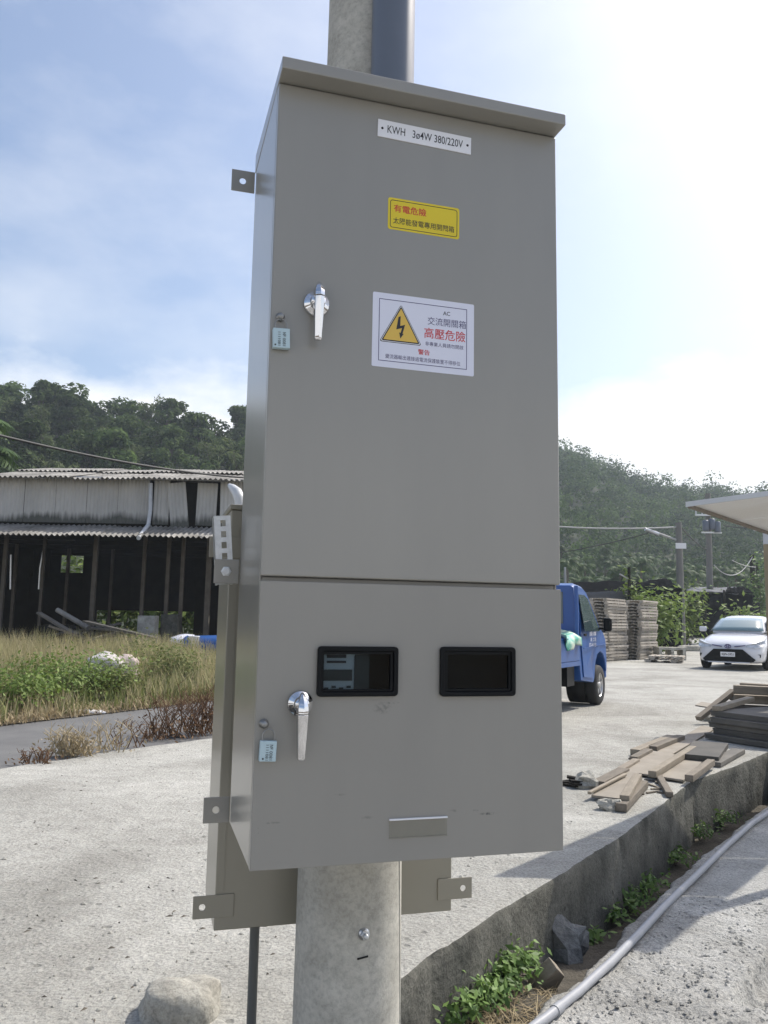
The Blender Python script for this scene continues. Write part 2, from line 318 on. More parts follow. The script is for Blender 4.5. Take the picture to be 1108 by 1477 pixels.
M_trunk = mat('bark', (.15, .13, .105), .9, col2=(.09, .08, .065), scale=6)
M_leaf = mat('broadleaf_foliage', (.026, .050, .018), .75, col2=(.13, .19, .06), tint=1, rnd=.38, translucent=.35, spec=.12)
M_leaff = mat('far_foliage', (.018, .042, .013), .75, col2=(.105, .175, .045), tint=1, translucent=.3, spec=.1)
M_leafb = mat('bamboo_foliage', (.07, .10, .035), .6, col2=(.16, .20, .08), tint=1, rnd=.15, translucent=.3, spec=.15)
M_leafy = mat('bright_foliage', (.10, .165, .03), .6, col2=(.23, .31, .075), tint=1, rnd=.12, translucent=.35, spec=.35)
M_leafd = mat('ditch_foliage', (.065, .13, .03), .55, col2=(.20, .31, .09), tint=1, rnd=.1, translucent=.3, spec=.35)
M_palm = mat('palm_foliage', (.022, .05, .014), .6, col2=(.06, .105, .03), tint=1, rnd=.2, translucent=.25, spec=.15)
M_dry = mat('dry_grass', (.47, .40, .25), .8, col2=(.30, .295, .14), tint=1, translucent=.35, spec=.2)
M_straw = mat('straw', (.48, .40, .26), .8, col2=(.30, .235, .14), tint=1, translucent=.25, spec=.2)
M_green = mat('green_grass', (.12, .16, .05), .7, col2=(.24, .25, .10), tint=1, translucent=.35, spec=.2)
M_brown = mat('dead_stems', (.13, .075, .045), .85, col2=(.22, .14, .075), tint=1, translucent=.1, spec=.2)
M_haze = bpy.data.materials.new('haze_air'); M_haze.use_nodes = True
_t = M_haze.node_tree; _t.nodes.clear(); _o = N(_t, 'ShaderNodeOutputMaterial'); _v = N(_t, 'ShaderNodeVolumePrincipled')
_v.inputs['Density'].default_value = .00065; _v.inputs['Color'].default_value = (.80, .90, 1, 1); _v.inputs['Anisotropy'].default_value = .35
_t.links.new(_v.outputs[0], _o.inputs['Volume'])

def text(s, w, h, m, parent, loc, tilt=0., bold=0., rot90=False, name='lettering', M0=None):
    """flat lettering w x h (h may be None) lying on the xz plane, facing -y, centred at loc"""
    cu = bpy.data.curves.new(name, 'FONT'); cu.body = s; cu.align_x = 'CENTER'; cu.align_y = 'CENTER'; cu.size = 1
    cu.resolution_u = 3; cu.offset = bold
    o = bpy.data.objects.new(name, cu); COL.objects.link(o); bpy.context.view_layer.update()
    me = bpy.data.meshes.new_from_object(o.evaluated_get(bpy.context.evaluated_depsgraph_get()))
    bpy.data.objects.remove(o); bpy.data.curves.remove(cu)
    co = np.empty(len(me.vertices) * 3, np.float32); me.vertices.foreach_get('co', co); co = co.reshape(-1, 3)
    lo, hi = co.min(0), co.max(0); c = (lo + hi) / 2; sx = w / (hi[0] - lo[0]); sy = h / (hi[1] - lo[1]) if h else sx
    x = (co[:, 0] - c[0]) * sx; z = (co[:, 1] - c[1]) * sy
    if rot90: x, z = z, -x
    ct, st = math.cos(tilt), math.sin(tilt); x, z = x * ct - z * st, x * st + z * ct
    out = np.stack([x + loc[0], np.full(len(x), loc[1]), z + loc[2]], 1).astype(np.float32)
    if M0 is not None: out = np.array([tuple(M0 @ Vector(p)) for p in out.tolist()], np.float32)
    me.vertices.foreach_set('co', out.ravel()); me.name = name; me.materials.clear(); me.materials.append(m); me.update()
    q = bpy.data.objects.new(name, me); COL.objects.link(q); q.parent = parent
    return q

# ------------------------------------------------------------------ ground, courtyard, ditch, slab
def resample(pts, step):
    out = []
    for a, b in zip(pts[:-1], pts[1:]):
        a = Vector(a); b = Vector(b); n = max(1, int((b - a).length / step))
        out += [a.lerp(b, i / n) for i in range(n)]
    return out + [Vector(pts[-1])]
def sheet(name, poly, z, m, kind='structure', depth=0):
    mb = MB(); n = len(poly); mb.add([(p[0], p[1], z) for p in poly], [tuple(range(n))])
    if depth: mb.add([(p[0], p[1], z) for p in poly] + [(p[0], p[1], z - depth) for p in poly], [(i, i + n, (i+1) % n + n, (i+1) % n) for i in range(n)])
    return tag(mb.build(name, m), kind=kind)
def nz(x, y, s, seed=0): return noise.noise(Vector((x * s + seed * 7.7, y * s, seed * 3.3)))

gm = MB()
for x0, x1, y0, y1 in ((-1500, 1500, 14, 2500), (-1500, 1500, -900, -8), (-1500, -8, -8, 14), (12, 1500, -8, 14)):
    gm.add([(x0, y0, -.06), (x1, y0, -.06), (x1, y1, -.06), (x0, y1, -.06)], [(0, 1, 2, 3)])
tag(gm.build('ground', M_soil), kind='structure')

WALL = [(-7, -2.1), (-3, .6), (-.9, 1.97), (-.3, 2.38), (.083, 2.815), (.205, 3.043), (.318, 3.187), (.455, 3.407), (.656, 3.69), (1.339, 4.68), (2.336, 6.311), (2.992, 7.053), (3.601, 7.81), (6, 10.9), (8.5, 14)]
wl = resample([(x, y, 0) for x, y in WALL], .045)
inner = []; mbw = MB(); rows = []
PROF = [(.30, 0), (.20, 0), (.11, 0), (.045, 0), (.008, -.002), (0, -.010), (-.002, -.06), (-.004, -.12), (-.006, -.19), (-.008, -.27), (-.010, -.36), (-.012, -.46), (-.012, -.62)]
for i, p in enumerate(wl):
    a = wl[max(0, i - 6)]; b = wl[min(len(wl) - 1, i + 6)]; d = (b - a).normalized(); nl = Vector((-d.y, d.x, 0))
    inner.append(p + nl * .30); col = []
    for k, (o, z) in enumerate(PROF):
        w = p + nl * o
        if k >= 3:
            dj = (.004 if k < 7 else .008) * nz(w.x + z, w.y + z * 2, 5, 1) + (.005 if k < 7 else .007) * nz(w.x + z * 3, w.y - z * 2, 17, 2)
            chip = max(0, nz(w.x, w.y, 9, 5) - .15) * .07 if k in (4, 5) else 0
            # cold joints between pours
            for jx, jy, jd in ((.2, 3.03, .028), (.64, 3.67, .034), (1.34, 4.68, .02), (2.34, 6.31, .02)):
                q = (Vector((p.x - jx, p.y - jy, 0))).length
                if q < .03 and k >= 5: dj += jd * (1 - q / .03)
            w = w + nl * (dj + chip) + Vector((0, 0, -(chip * .6) + (.006 * nz(w.x, w.y, 12, 3) if k > 3 else 0)))
        col.append((w.x, w.y, w.z + z))
    rows.append(col)
K = len(PROF)
mbw.add([v for r in rows for v in r], [(i*K+k, (i+1)*K+k, (i+1)*K+k+1, i*K+k+1) for i in range(len(rows)-1) for k in range(4, K-1)], None, True)
wt = MB(); wt.add([v for r in rows for v in r], [(i*K+k, (i+1)*K+k, (i+1)*K+k+1, i*K+k+1) for i in range(len(rows)-1) for k in range(0, 4)], None, True)
rw = mbw.build('retaining_wall', M_wall)
tag(rw, 'low weathered concrete wall holding up the courtyard along the weedy ditch', 'retaining wall')
wt.build('wall_top', M_court, rw)

A_LINE = [(-14, -9), (-4.9, 3.0), (-2.82, 6.289), (-2.337, 7.149), (-1.627, 8.059), (-.6, 9.5), (1.0, 12.0), (2.0, 17)]
B_LINE = [(-18, -9), (-6.6, 4.3), (-3.973, 8.78), (-3.293, 9.988), (-2.384, 11.689), (-1.0, 14.6), (1.6, 19)]
aj = [Vector((p.x + .05 * nz(p.x, p.y, 3, 9), p.y + .05 * nz(p.x, p.y, 3, 4), 0)) for p in resample([(x, y, 0) for x, y in A_LINE], .08)]
poly = [(p.x, p.y) for p in inner] + [(60, 80), (60, 90), (2.0, 90)] + [(p.x, p.y) for p in reversed(aj)]
poly = [p for p in poly]
sheet('courtyard', poly, 0, M_court, depth=.05)
sheet('asphalt_road', [(x + .5, y - .3) for x, y in A_LINE] + [(2, 20), (1.6, 19)] + [(x - .3, y + .2) for x, y in reversed(B_LINE)], -.018, M_asph)
sheet('verge_soil', B_LINE + [(2.0, 20), (2.0, 90), (-80, 90), (-80, -9)], -.006, M_soil)

SLAB_E = [(-5, -2.2), (-1.5, .4), (0., 1.6), (.25, 2.2), (.40, 2.85), (.643, 3.266), (.8, 3.494), (1.633, 4.77), (2.682, 6.215), (3.104, 6.771), (5.2, 9.6), (7.5, 12.8)]
se = resample([(x, y, 0) for x, y in SLAB_E[:4]], .12)[:-1] + resample([(x, y, 0) for x, y in SLAB_E[3:9]], .022)[:-1] + resample([(x, y, 0) for x, y in SLAB_E[8:]], .08)
RN = Vector((.82, -.572, 0))
ts = [0] + list(np.cumsum(np.full(100, .0165))) + list(1.65 + np.cumsum(np.linspace(.06, 1.1, 16)))
La, Lb = G(1030, 1450, -.25), G(1108, 1374, -.25); Ld = (Lb - La).normalized(); Ln = Vector((Ld.y, -Ld.x, 0))
def sstep(a, b, x): t = min(1, max(0, (x - a) / (b - a))); return t * t * (3 - 2 * t)
def slab_z(x, y):
    v = Vector((x - La.x, y - La.y, 0)); s = v.dot(Ld); q = v.dot(Ln)
    q += .03 * nz(x, y, 6, 8) + .012 * nz(x, y, 22, 7)
    crumb = sstep(4.3, 3.5, (x * .6 + y * .8))          # the broken, gravelly near part
    z = -.25 + .010 * nz(x, y, 2.2, 1) + (.003 + .007 * crumb) * nz(x, y, 14, 2) + (.001 + .009 * crumb) * nz(x, y, 34, 3) + .005 * crumb * nz(x, y, 75, 4)
    z -= .10 * sstep(.02, .30, s) * sstep(-.012, .022, q)
    return z
rows = []
for p in se:
    j = .035 * nz(p.x, p.y, 3, 11) + .012 * nz(p.x, p.y, 14, 12)
    r = [(p.x - RN.x * .02, p.y - RN.y * .02, -.66), (p.x + RN.x * (j + .012), p.y + RN.y * (j + .012), -.30)]
    for t in ts:
        tt = t + j * (1 - min(1, t / .3)); x, y = p.x + RN.x * tt, p.y + RN.y * tt
        r.append((x, y, slab_z(x, y) - (.012 if t == 0 else 0)))
    rows.append(r)
K = len(rows[0]); V = np.array([v for r in rows for v in r]); n = len(rows)
ii, kk = np.meshgrid(np.arange(n - 1), np.arange(K - 1), indexing='ij'); ii = ii.ravel(); kk = kk.ravel()
F = np.stack([ii*K+kk, ii*K+kk+1, (ii+1)*K+kk+1, (ii+1)*K+kk], 1)
tag(npmesh('lower_concrete_path', V, F, M_slab, smooth=True), kind='structure')

# soil in the ditch between the wall and the slab
rows = []
for i in range(240):
    t = i / 239; y = -2.5 + 15.5 * t
    def xat(line, y):
        for (x0, y0), (x1, y1) in zip(line[:-1], line[1:]):
            if y0 <= y <= y1: return x0 + (x1 - x0) * (y - y0) / (y1 - y0)
        return line[0][0] if y < line[0][1] else line[-1][0]
    xa, xb = xat(WALL, y) - .1, xat(SLAB_E, y) + .25
    rows.append([(xa + (xb - xa) * k / 14, y, -.30 - .12 * sstep(3.3, 4.8, y) + .025 * nz(xa + (xb - xa) * k / 14, y, 4, 6) + .012 * nz(xa + (xb - xa) * k / 14, y, 14, 5)) for k in range(15)])
V = np.array([v for r in rows for v in r]); ii, kk = np.meshgrid(np.arange(239), np.arange(14), indexing='ij'); ii = ii.ravel(); kk = kk.ravel()
tag(npmesh('ditch_soil', V, np.stack([ii*15+kk, ii*15+kk+1, (ii+1)*15+kk+1, (ii+1)*15+kk], 1), M_soild, smooth=True), kind='structure')

# hills: one terrain behind everything
def prof(xr, tab):
    return float(np.interp(xr, [a for a, b in tab], [b for a, b in tab]))
RIDGE_L = [(-1.6, 30), (-.47, 31), (-.36, 28), (-.30, 26), (-.17, 25), (0, 20), (.1, 8), (.2, 0)]      # ridge height by direction, near hill
RIDGE_R = [(-1.2, 30), (-.2, 40), (0, 56), (.2, 51), (.25, 47), (.29, 42), (.34, 39), (.40, 37.5), (.47, 36.5), (.7, 33), (1.2, 30)]
def hill_z(x, y):
    xr = x / max(y, 20)
    l = prof(xr, RIDGE_L) * sstep(44, 128, y) * (1 - .25 * sstep(128, 200, y))
    r = prof(xr, RIDGE_R) * (sstep(85, 262, y) * .85 + .15 * sstep(75, 130, y)) * (1 - .4 * sstep(262, 420, y))
    return max(l, r) + 1.5 * nz(x, y, .03, 2) * sstep(50, 90, y) - .3
rows = []
for i in range(80):
    y = 42 + 400 * (i / 79) ** 1.4
    rows.append([(y * (-1.7 + 3.2 * k / 109), y, hill_z(y * (-1.7 + 3.2 * k / 109), y)) for k in range(110)])
V = np.array([v for r in rows for v in r]); ii, kk = np.meshgrid(np.arange(79), np.arange(109), indexing='ij'); ii = ii.ravel(); kk = kk.ravel()
tag(npmesh('hillside', V, np.stack([ii*110+kk, ii*110+kk+1, (ii+1)*110+kk+1, (ii+1)*110+kk], 1), M_hill, smooth=True), kind='structure')

# ------------------------------------------------------------------ tin awning on the right
C0 = At(990, 729, 4.81); C1 = Vector((2.772, 4.853, 2.01)); dA = Vector((.636, .772, 0)); LA = 4.6
aw = empty('tin_awning', (3.4, 5.6, -.25), 0, 'white tin awning jutting in from the right above the ditch and path', 'awning')
def rel(o, pts): return [Vector(p) - o.location for p in pts]
nv = (C1 - C0); th = Vector((0, 0, .012))
npan = 5
for i in range(npan):
    a, b = i / npan + .002, (i + 1) / npan - .002
    q = [C0 + dA * (LA * a), C1 + dA * (LA * a), C1 + dA * (LA * b), C0 + dA * (LA * b)]
    MB().hexa(rel(aw, q), rel(aw, [p + th for p in q])).build('roof_sheet', M_tin, aw)
for k in (.0, .52):                                     # steel angle under the left edge and a batten
    a = C0 + nv * (k + .01) + Vector((0, 0, -.018)); b = a + dA * LA; w = nv.normalized() * .025
    MB().hexa(rel(aw, [a, a + w, b + w, b]), rel(aw, [p + Vector((0, 0, .016)) for p in (a, a + w, b + w, b)])).build('edge_angle' if k == 0 else 'batten', M_rust if k == 0 else M_tin, aw)
a = C0 - dA * .012 + Vector((0, 0, -.01)); b = C1 - dA * .012 + Vector((0, 0, -.01)); w = dA * .012
MB().hexa(rel(aw, [a, b, b + w, a + w]), rel(aw, [p + Vector((0, 0, .03)) for p in (a, b, b + w, a + w)])).build('fascia', M_wht, aw)
pb = At(1091, 734, 5.45); e = nv.normalized(); q = [pb, pb + e * .7, pb + e * .7 + dA * .1, pb + dA * .1]
MB().hexa(rel(aw, q), rel(aw, [p + Vector((0, 0, .055)) for p in q])).build('beam', M_wdark, aw)
for k in (.12, .95):
    p = C1 + dA * (LA * k) - nv.normalized() * .06 - aw.location
    MB().box(p.x - .03, p.x + .03, p.y - .03, p.y + .03, 0.0, p.z - .004).build('post', M_galv, aw)

# pillar and beam of the building behind the lumber
pc = At(1101.5, 800, 9.4); zt, zw, zb1, zb0 = At(1104, 761, 9.4).z, At(1104, 785, 9.4).z, At(1104, 747, 9.4).z, At(1104, 761, 9.4).z
bc = empty('building_pillar', (pc.x + .2 * math.cos(R(25)) + .2 * math.sin(R(25)), pc.y + .2 * math.cos(R(25)) - .2 * math.sin(R(25)), 0), -R(25), 'tan and white pillar with a beam at the right edge behind the lumber', 'pillar')
MB().box(-.2, .25, -.2, .2, 0, zw).build('shaft', M_tan, bc, .01)
MB().box(-.2, .25, -.2, .2, zw, zt).build('painted_head', M_wht, bc, .01)
MB().box(-.3, 1.8, -.22, .22, zt + .003, zb1 + .003).build('beam', M_wht, bc, .01)

# ------------------------------------------------------------------ front meter cabinet
CW, CH, CDp, ZB = .6, 1.4758, .3495, .718
YAW = .2807; CO = Vector((-.2202, 1.4786, ZB))
CM = Matrix.Translation(CO) @ Matrix.Rotation(YAW, 4, 'Z')
for _m in (M_paint, M_paint2):
    _p = _m.node_tree.nodes['Principled BSDF']; _p.inputs['Coat Weight'].default_value = .55; _p.inputs['Coat Roughness'].default_value = .22
cab = empty('meter_cabinet', CO, YAW, 'tall grey steel meter cabinet with two doors mounted on the concrete pole', 'electrical cabinet')
SEAM = .504
b = MB(); T = .004                                       # open-fronted shell
b.box(0, T, .018, CDp, 0, CH).box(CW - T, CW, .018, CDp, 0, CH).box(T, CW - T, .018, CDp, 0, T).box(T, CW - T, .018, CDp, CH - T, CH).box(T, CW - T, CDp - T, CDp, T, CH - T)
b.box(T, CW - T, .02, .05, SEAM - .012, SEAM + .004).build('body', M_paint, cab, .0015)
MB().box(.006, CW - .006, .06, .064, .006, SEAM - .02).build('inner_panel', M_inner, cab)
# hood: sheet roof with a turned-down front lip
MB().prism([(0, 0), (0, 0)], 0, 0) if False else None
hd = MB(); hv = [(-.001, -.045, 1.4725), (-.001, -.045, 1.497), (-.001, CDp + .01, 1.525), (-.001, CDp + .01, 1.478)]
hd.add(hv + [(x + .601, y, z) for x, y, z in hv], [(0, 1, 2, 3), (7, 6, 5, 4), (0, 4, 5, 1), (1, 5, 6, 2), (2, 6, 7, 3), (3, 7, 4, 0)])
hd.build('hood', M_paint, cab, .002)
MB().box(0, CW, -.0005, .0165, SEAM + .004, 1.4715).build('upper_door', M_paint, cab, .0035, 3)
# lower door with two window openings
W1 = (.1075, .260, .2935, .3835); W2 = (.343, .4975, .292, .3845)
def door_with_holes(holes, x0, x1, z0, z1, y0, y1):
    xs = sorted({x0, x1, *[h[0] for h in holes], *[h[1] for h in holes]}); zs = sorted({z0, z1, *[h[2] for h in holes], *[h[3] for h in holes]})
    mb = MB(); idx = {}
    nx, nzz = len(xs), len(zs)
    vs = [(x, y, z) for y in (y0, y1) for z in zs for x in xs]; I = lambda i, k, s: s * nx * nzz + k * nx + i
    hole = lambda i, k: any(h[0] <= (xs[i]+xs[i+1])/2 <= h[1] and h[2] <= (zs[k]+zs[k+1])/2 <= h[3] for h in holes)
    fs = []
    solid = lambda i, k: 0 <= i < nx - 1 and 0 <= k < nzz - 1 and not hole(i, k)
    for i in range(nx - 1):
        for k in range(nzz - 1):
            if not solid(i, k): continue
            fs += [(I(i,k,0), I(i+1,k,0), I(i+1,k+1,0), I(i,k+1,0)), (I(i,k+1,1), I(i+1,k+1,1), I(i+1,k,1), I(i,k,1))]
            if not solid(i-1, k): fs.append((I(i,k,0), I(i,k+1,0), I(i,k+1,1), I(i,k,1)))
            if not solid(i+1, k): fs.append((I(i+1,k+1,0), I(i+1,k,0), I(i+1,k,1), I(i+1,k+1,1)))
            if not solid(i, k-1): fs.append((I(i+1,k,0), I(i,k,0), I(i,k,1), I(i+1,k,1)))
            if not solid(i, k+1): fs.append((I(i,k+1,0), I(i+1,k+1,0), I(i+1,k+1,1), I(i,k+1,1)))
    return mb.add(vs, fs)
ins = lambda w, d: (w[0] + d, w[1] - d, w[2] + d, w[3] - d)
M_paintl = mat('lower_door_paint', (.290, .278, .248), .34, col2=(.263, .253, .228), scale=2.2, stretch=(2.5, 2.5, .5), bump=.08, bscale=400, dist=.0005)
# scuffs on the lower door: short dark scrapes with a shape of their own
_t = M_paintl.node_tree; _bs = _t.nodes['Principled BSDF']; _src = _bs.inputs['Base Color'].links[0].from_socket
_co = N(_t, 'ShaderNodeTexCoord'); _sx = N(_t, 'ShaderNodeSeparateXYZ'); _t.links.new(_co.outputs['Object'], _sx.inputs[0])
_nz = N(_t, 'ShaderNodeTexNoise'); _nz.inputs['Scale'].default_value = 140; _nz.inputs['Detail'].default_value = 4; _t.links.new(_co.outputs['Object'], _nz.inputs['Vector'])
tot = None
for sx_, sz_, rx_, rz_, am in ((.232, .272, .020, .012, .55), (.252, .281, .014, .0025, .8), (.156, .121, .012, .0022, .5), (.036, .078, .016, .0022, .8), (.012, .066, .0018, .006, .8), (.208, .079, .013, .003, .6), (.373, .083, .009, .003, .6), (.418, .082, .008, .002, 1.), (.444, .075, .020, .003, 1.), (.345, .082, .004, .001, .5)):
    dx = mth(_t, 'DIVIDE', mth(_t, 'SUBTRACT', _sx.outputs[0], sx_), rx_); dz = mth(_t, 'DIVIDE', mth(_t, 'SUBTRACT', _sx.outputs[2], sz_), rz_)
    r_ = mth(_t, 'SUBTRACT', 1.0, mth(_t, 'ADD', mth(_t, 'MULTIPLY', dx, dx), mth(_t, 'MULTIPLY', dz, dz)), True)
    r_ = mth(_t, 'MULTIPLY', r_, am); tot = r_ if tot is None else mth(_t, 'MAXIMUM', tot, r_)
_f = mth(_t, 'MULTIPLY', tot, mth(_t, 'MULTIPLY', mth(_t, 'SUBTRACT', _nz.outputs['Fac'], .42, True), 5.0, True), True)
_mx = N(_t, 'ShaderNodeMix', data_type='RGBA'); _mx.inputs[7].default_value = (.09, .09, .09, 1)
_t.links.new(_f, _mx.inputs[0]); _t.links.new(_src, _mx.inputs[6]); _t.links.new(_mx.outputs[2], _bs.inputs['Base Color'])
ld = door_with_holes([ins(W1, .006), ins(W2, .006)], 0, CW, -.0005, SEAM - .005, -.0005, .0165).build('lower_door', M_paintl, cab, .0035, 3)
MB().box(.006, CW - .006, .017, .0195, .006, CH - .006).add([], []) if False else None
def rrect(x0, x1, z0, z1, r, n=5):
    out = []
    for cx, cz, a0 in ((x1 - r, z0 + r, -90), (x1 - r, z1 - r, 0), (x0 + r, z1 - r, 90), (x0 + r, z0 + r, 180)):
        for i in range(n + 1):
            a = R(a0 + 90 * i / n); out.append((cx + r * math.cos(a), cz + r * math.sin(a)))
    return out
def ring(mb, outer, inn, y0, y1):
    n = len(outer); vs = [(x, y0, z) for x, z in outer] + [(x, y0, z) for x, z in inn] + [(x, y1, z) for x, z in outer] + [(x, y1, z) for x, z in inn]
    fs = []
    for i in range(n):
        j = (i + 1) % n
        fs += [(i, j, n + j, n + i), (2*n + j, 2*n + i, 3*n + i, 3*n + j), (j, i, 2*n + i, 2*n + j), (n + i, n + j, 3*n + j, 3*n + i)]
    return mb.add(vs, fs)
for w, pz in ((W1, (.1195, .2455, .306, .3695)), (W2, (.3585, .484, .306, .3695))):
    fr = ring(MB(), rrect(*w, .007), rrect(*ins(w, .0085), .004), -.0095, -.0012).build('meter_window', M_black, cab, .0015, 2)
    ring(MB(), rrect(*ins(w, .0087), .004), rrect(*pz, .002), -.0055, .004).build('bezel', M_black, fr, .0008, 2)
    MB().box(pz[0] - .002, pz[1] + .002, -.0015, .0015, pz[2] - .002, pz[3] + .002).build('pane', M_clear, fr)
# electric meter behind the left window
me_ = empty('electricity_meter', CM @ Vector((.175, .0425, .335)), YAW, 'pale grey electricity meter behind the left window of the lower door', 'electricity meter')
MB().box(-.066, .030, -.036, .004, -.052, .045).build('housing', M_meter, me_, .004)
MB().box(-.055, .0, -.0385, -.0362, -.014, .006).build('display', M_meterd, me_)
MB().box(-.048, -.012, -.0385, -.0362, .018, .022).build('dark_band', M_ink, me_); MB().box(-.048, -.012, -.0385, -.0362, .027, .033).build('dark_band', M_ink, me_)
for k in range(5): MB().box(-.052 + k * .014, -.044 + k * .014, -.0385, -.0362, -.030 + .003 * (k % 2), -.026 + .003 * (k % 2)).build('button', M_meterd, me_)
MB().prism(rrect(.004, .032, -.044, .040, .012), -.0392, -.0364).build('dark_cover', M_meterd, me_)
# handles
def lever(cx, cz, top, bot, w0, w1, rr, label, mid):
    h = MB().lathe([(0, .0), (rr, .0), (rr, .004), (rr * .93, .008), (rr * .6, .0105), (rr * .52, .015), (rr * .52, .026), (0, .026)], 36, Matrix.Translation((cx, -.0006, cz)) @ Matrix.Rotation(R(90), 4, 'X')).build('door_handle', M_chrome, cab)
    if label: h['label'] = label
    m = MB()
    # faceted tapering grip below the joint, pointed ridge-backed cap above it
    def sec(z, w, d, dy=0): return [(cx - w / 2, -.024 + dy, z), (cx - w * .42, -.024 - d + dy, z), (cx, -.024 - d * 1.35 + dy, z), (cx + w * .42, -.024 - d + dy, z), (cx + w / 2, -.024 + dy, z)]
    def loft(secs):
        n = 5; vs = [v for s_ in secs for v in s_]
        m.add(vs, [(i*n+k, i*n+(k+1) % n, (i+1)*n+(k+1) % n, (i+1)*n+k) for i in range(len(secs)-1) for k in range(n)] + [tuple(range(n-1, -1, -1)), tuple(range((len(secs)-1)*n, len(secs)*n))])
    loft([sec(bot, w1 * .8, .006), sec(bot + .004, w1, .008), sec(bot + .012, w1, .0085), sec((bot + mid) / 2, (w0 + w1) / 2, .011), sec(mid - .001, w0, .014)])
    m.build('grip', M_chrome, h, .0007, 2); m = MB()
    loft([sec(mid + .0008, w0, .0145), sec(mid + .01, w0, .0145), sec(mid + (top - mid) * .6, w0 * .8, .012, .001), sec(top - .004, w0 * .42, .007, .003), sec(top, w0 * .1, .003, .004)])
    m.build('cap', M_chrome, h, .0007, 2)
lever(.0865, 1.0285, 1.066, .949, .021, .0155, .0255, None, 1.0330)
lever(.0785, .2815, .303, .187, .0215, .0150, .0235, None, .2665)
def stud(cx, cz): return MB().lathe([(0, 0), (.0085, 0), (.0085, .002), (.0062, .003), (.0062, .010), (.0045, .012), (0, .0125)], 20, Matrix.Translation((cx, -.0006, cz)) @ Matrix.Rotation(R(90), 4, 'X')).build('locking_stud', M_steel, cab)
stud(.0185, .9945); stud(.0150, .2475)
# padlocks hang from the studs
def padlock(sx, sz, bx0, bx1, bz0, bz1, label, tilt):
    p = empty('padlock', CM @ Vector((sx, -.009, sz)), YAW, label, 'padlock', 'small padlocks on the cabinet doors')
    x0, x1, z0, z1 = bx0 - sx, bx1 - sx, bz0 - sz, bz1 - sz; c = (x0 + x1) / 2
    Rm = Matrix.Translation((c, 0, z1)) @ Matrix.Rotation(tilt, 4, 'Y') @ Matrix.Translation((-c, 0, -z1))
    MB().box(x0, x1, -.0065, .0055, z0, z1, Rm).build('lock_body', M_lock, p, .0012)
    w = (x1 - x0) * .36
    MB().tube([(c - w, 0, z1 - .004), (c - w, 0, z1 + .010), (c - w * .7, 0, z1 + .017), (c, 0, z1 + .020), (c + w * .7, 0, z1 + .017), (c + w, 0, z1 + .010), (c + w, 0, z1 - .004)], .0012, 8, M=Rm).build('shackle', M_steel, p)
    text('№ 0081', .026, .006, M_ink, p, (x1 - .010, -.0069, (z0 + z1) / 2 - .002), tilt=-tilt, rot90=True)
    text('1111081', .026, .005, M_ink, p, (x0 + .012, -.0069, (z0 + z1) / 2 - .002), tilt=-tilt, rot90=True)
    MB().lathe([(0, 0), (.0016, 0), (.0016, .0006), (0, .0006)], 10, Matrix.Translation((x0 + .005, -.0066, z0 + .005)) @ Matrix.Rotation(R(90), 4, 'X')).build('pin', M_ink, p)
padlock(.0185, .9945, .004, .0355, .931, .969, 'small pale blue padlock hanging beside the upper door handle', R(-2))
padlock(.0150, .2475, .0085, .0375, .1845, .2195, 'small pale blue padlock hanging beside the lower door handle', R(2))
# voltage plate, stickers, card holder
Y0 = -.0005
pl_ = MB().box(-.1008, .1008, -.002, 0, -.0187, .0187, Matrix.Translation((.3022, Y0, 1.4141)) @ Matrix.Rotation(R(.9), 4, 'Y')).build('name_plate', M_white, cab, .0006)
text('KWH   3ø4W 380/220V', .163, .0175, M_ink, pl_, (.303, Y0 - .0023, 1.4141), R(-.9), bold=.004)
for sx_ in (-.0915, .0925):
    MB().lathe([(.0026, 0), (.0022, .0012), (0, .0015)], 12, Matrix.Translation((.3022 + sx_, Y0 - .002, 1.4141 - sx_ * math.sin(R(.9)))) @ Matrix.Rotation(R(90), 4, 'X')).build('rivet', M_ink, pl_)
tl = R(-.4)
ys = MB().prism(rrect(.2262, .3782, 1.2045, 1.2715, .005), Y0 - .0004, Y0).build('danger_sticker', M_yellow, cab)
ring(MB(), rrect(.2305, .3738, 1.2085, 1.2672, .005), rrect(.2318, .3725, 1.2098, 1.2659, .004), Y0 - .0006, Y0 - .0004).build('border', M_ink, ys)
text('有電危險', .0690, .0165, M_red, ys, (.2725, Y0 - .0006, 1.2500), tl * 0, bold=.012)
text('太陽能發電專用開關箱', .1300, .0138, M_ink, ys, (.3020, Y0 - .0006, 1.2240), 0, bold=.006)
pn = MB().prism(rrect(.1985, .4112, .9197, 1.0700, .003), Y0 - .0005, Y0).build('warning_notice', M_paper, cab)
x0_, x1_, z0_, z1_ = .2115, .3960, .9320, 1.0580
ring(MB(), [(x0_, z0_), (x1_, z0_), (x1_, z1_), (x0_, z1_)], [(x0_ + .0013, z0_ + .0013), (x1_ - .0013, z0_ + .0013), (x1_ - .0013, z1_ - .0013), (x0_ + .0013, z1_ - .0013)], Y0 - .0007, Y0 - .0005).build('border', M_navy, pn)
def tri(cx, z0, w, h, r, y, m, nm):
    pts = [(cx - w / 2, z0), (cx + w / 2, z0), (cx, z0 + h)]; out = []
    for i in range(3):
        p = Vector((*pts[i], 0)); a = (Vector((*pts[i-1], 0)) - p).normalized(); c = (Vector((*pts[(i+1) % 3], 0)) - p).normalized()
        p0, p1 = p + a * r, p + c * r
        for k in range(5):
            t = k / 4; q = p0.lerp(p, t).lerp(p.lerp(p1, t), t); out.append((q.x, q.y))
    return MB().prism(out, y - .0002, y).build(nm, m, pn)
sy_ = tri(.2565, .9708, .0870, .0800, .006, Y0 - .0005, M_ink, 'triangle_symbol')
sy2 = tri(.2565, .9721, .0830, .0768, .005, Y0 - .00075, M_white, 'triangle_edge')
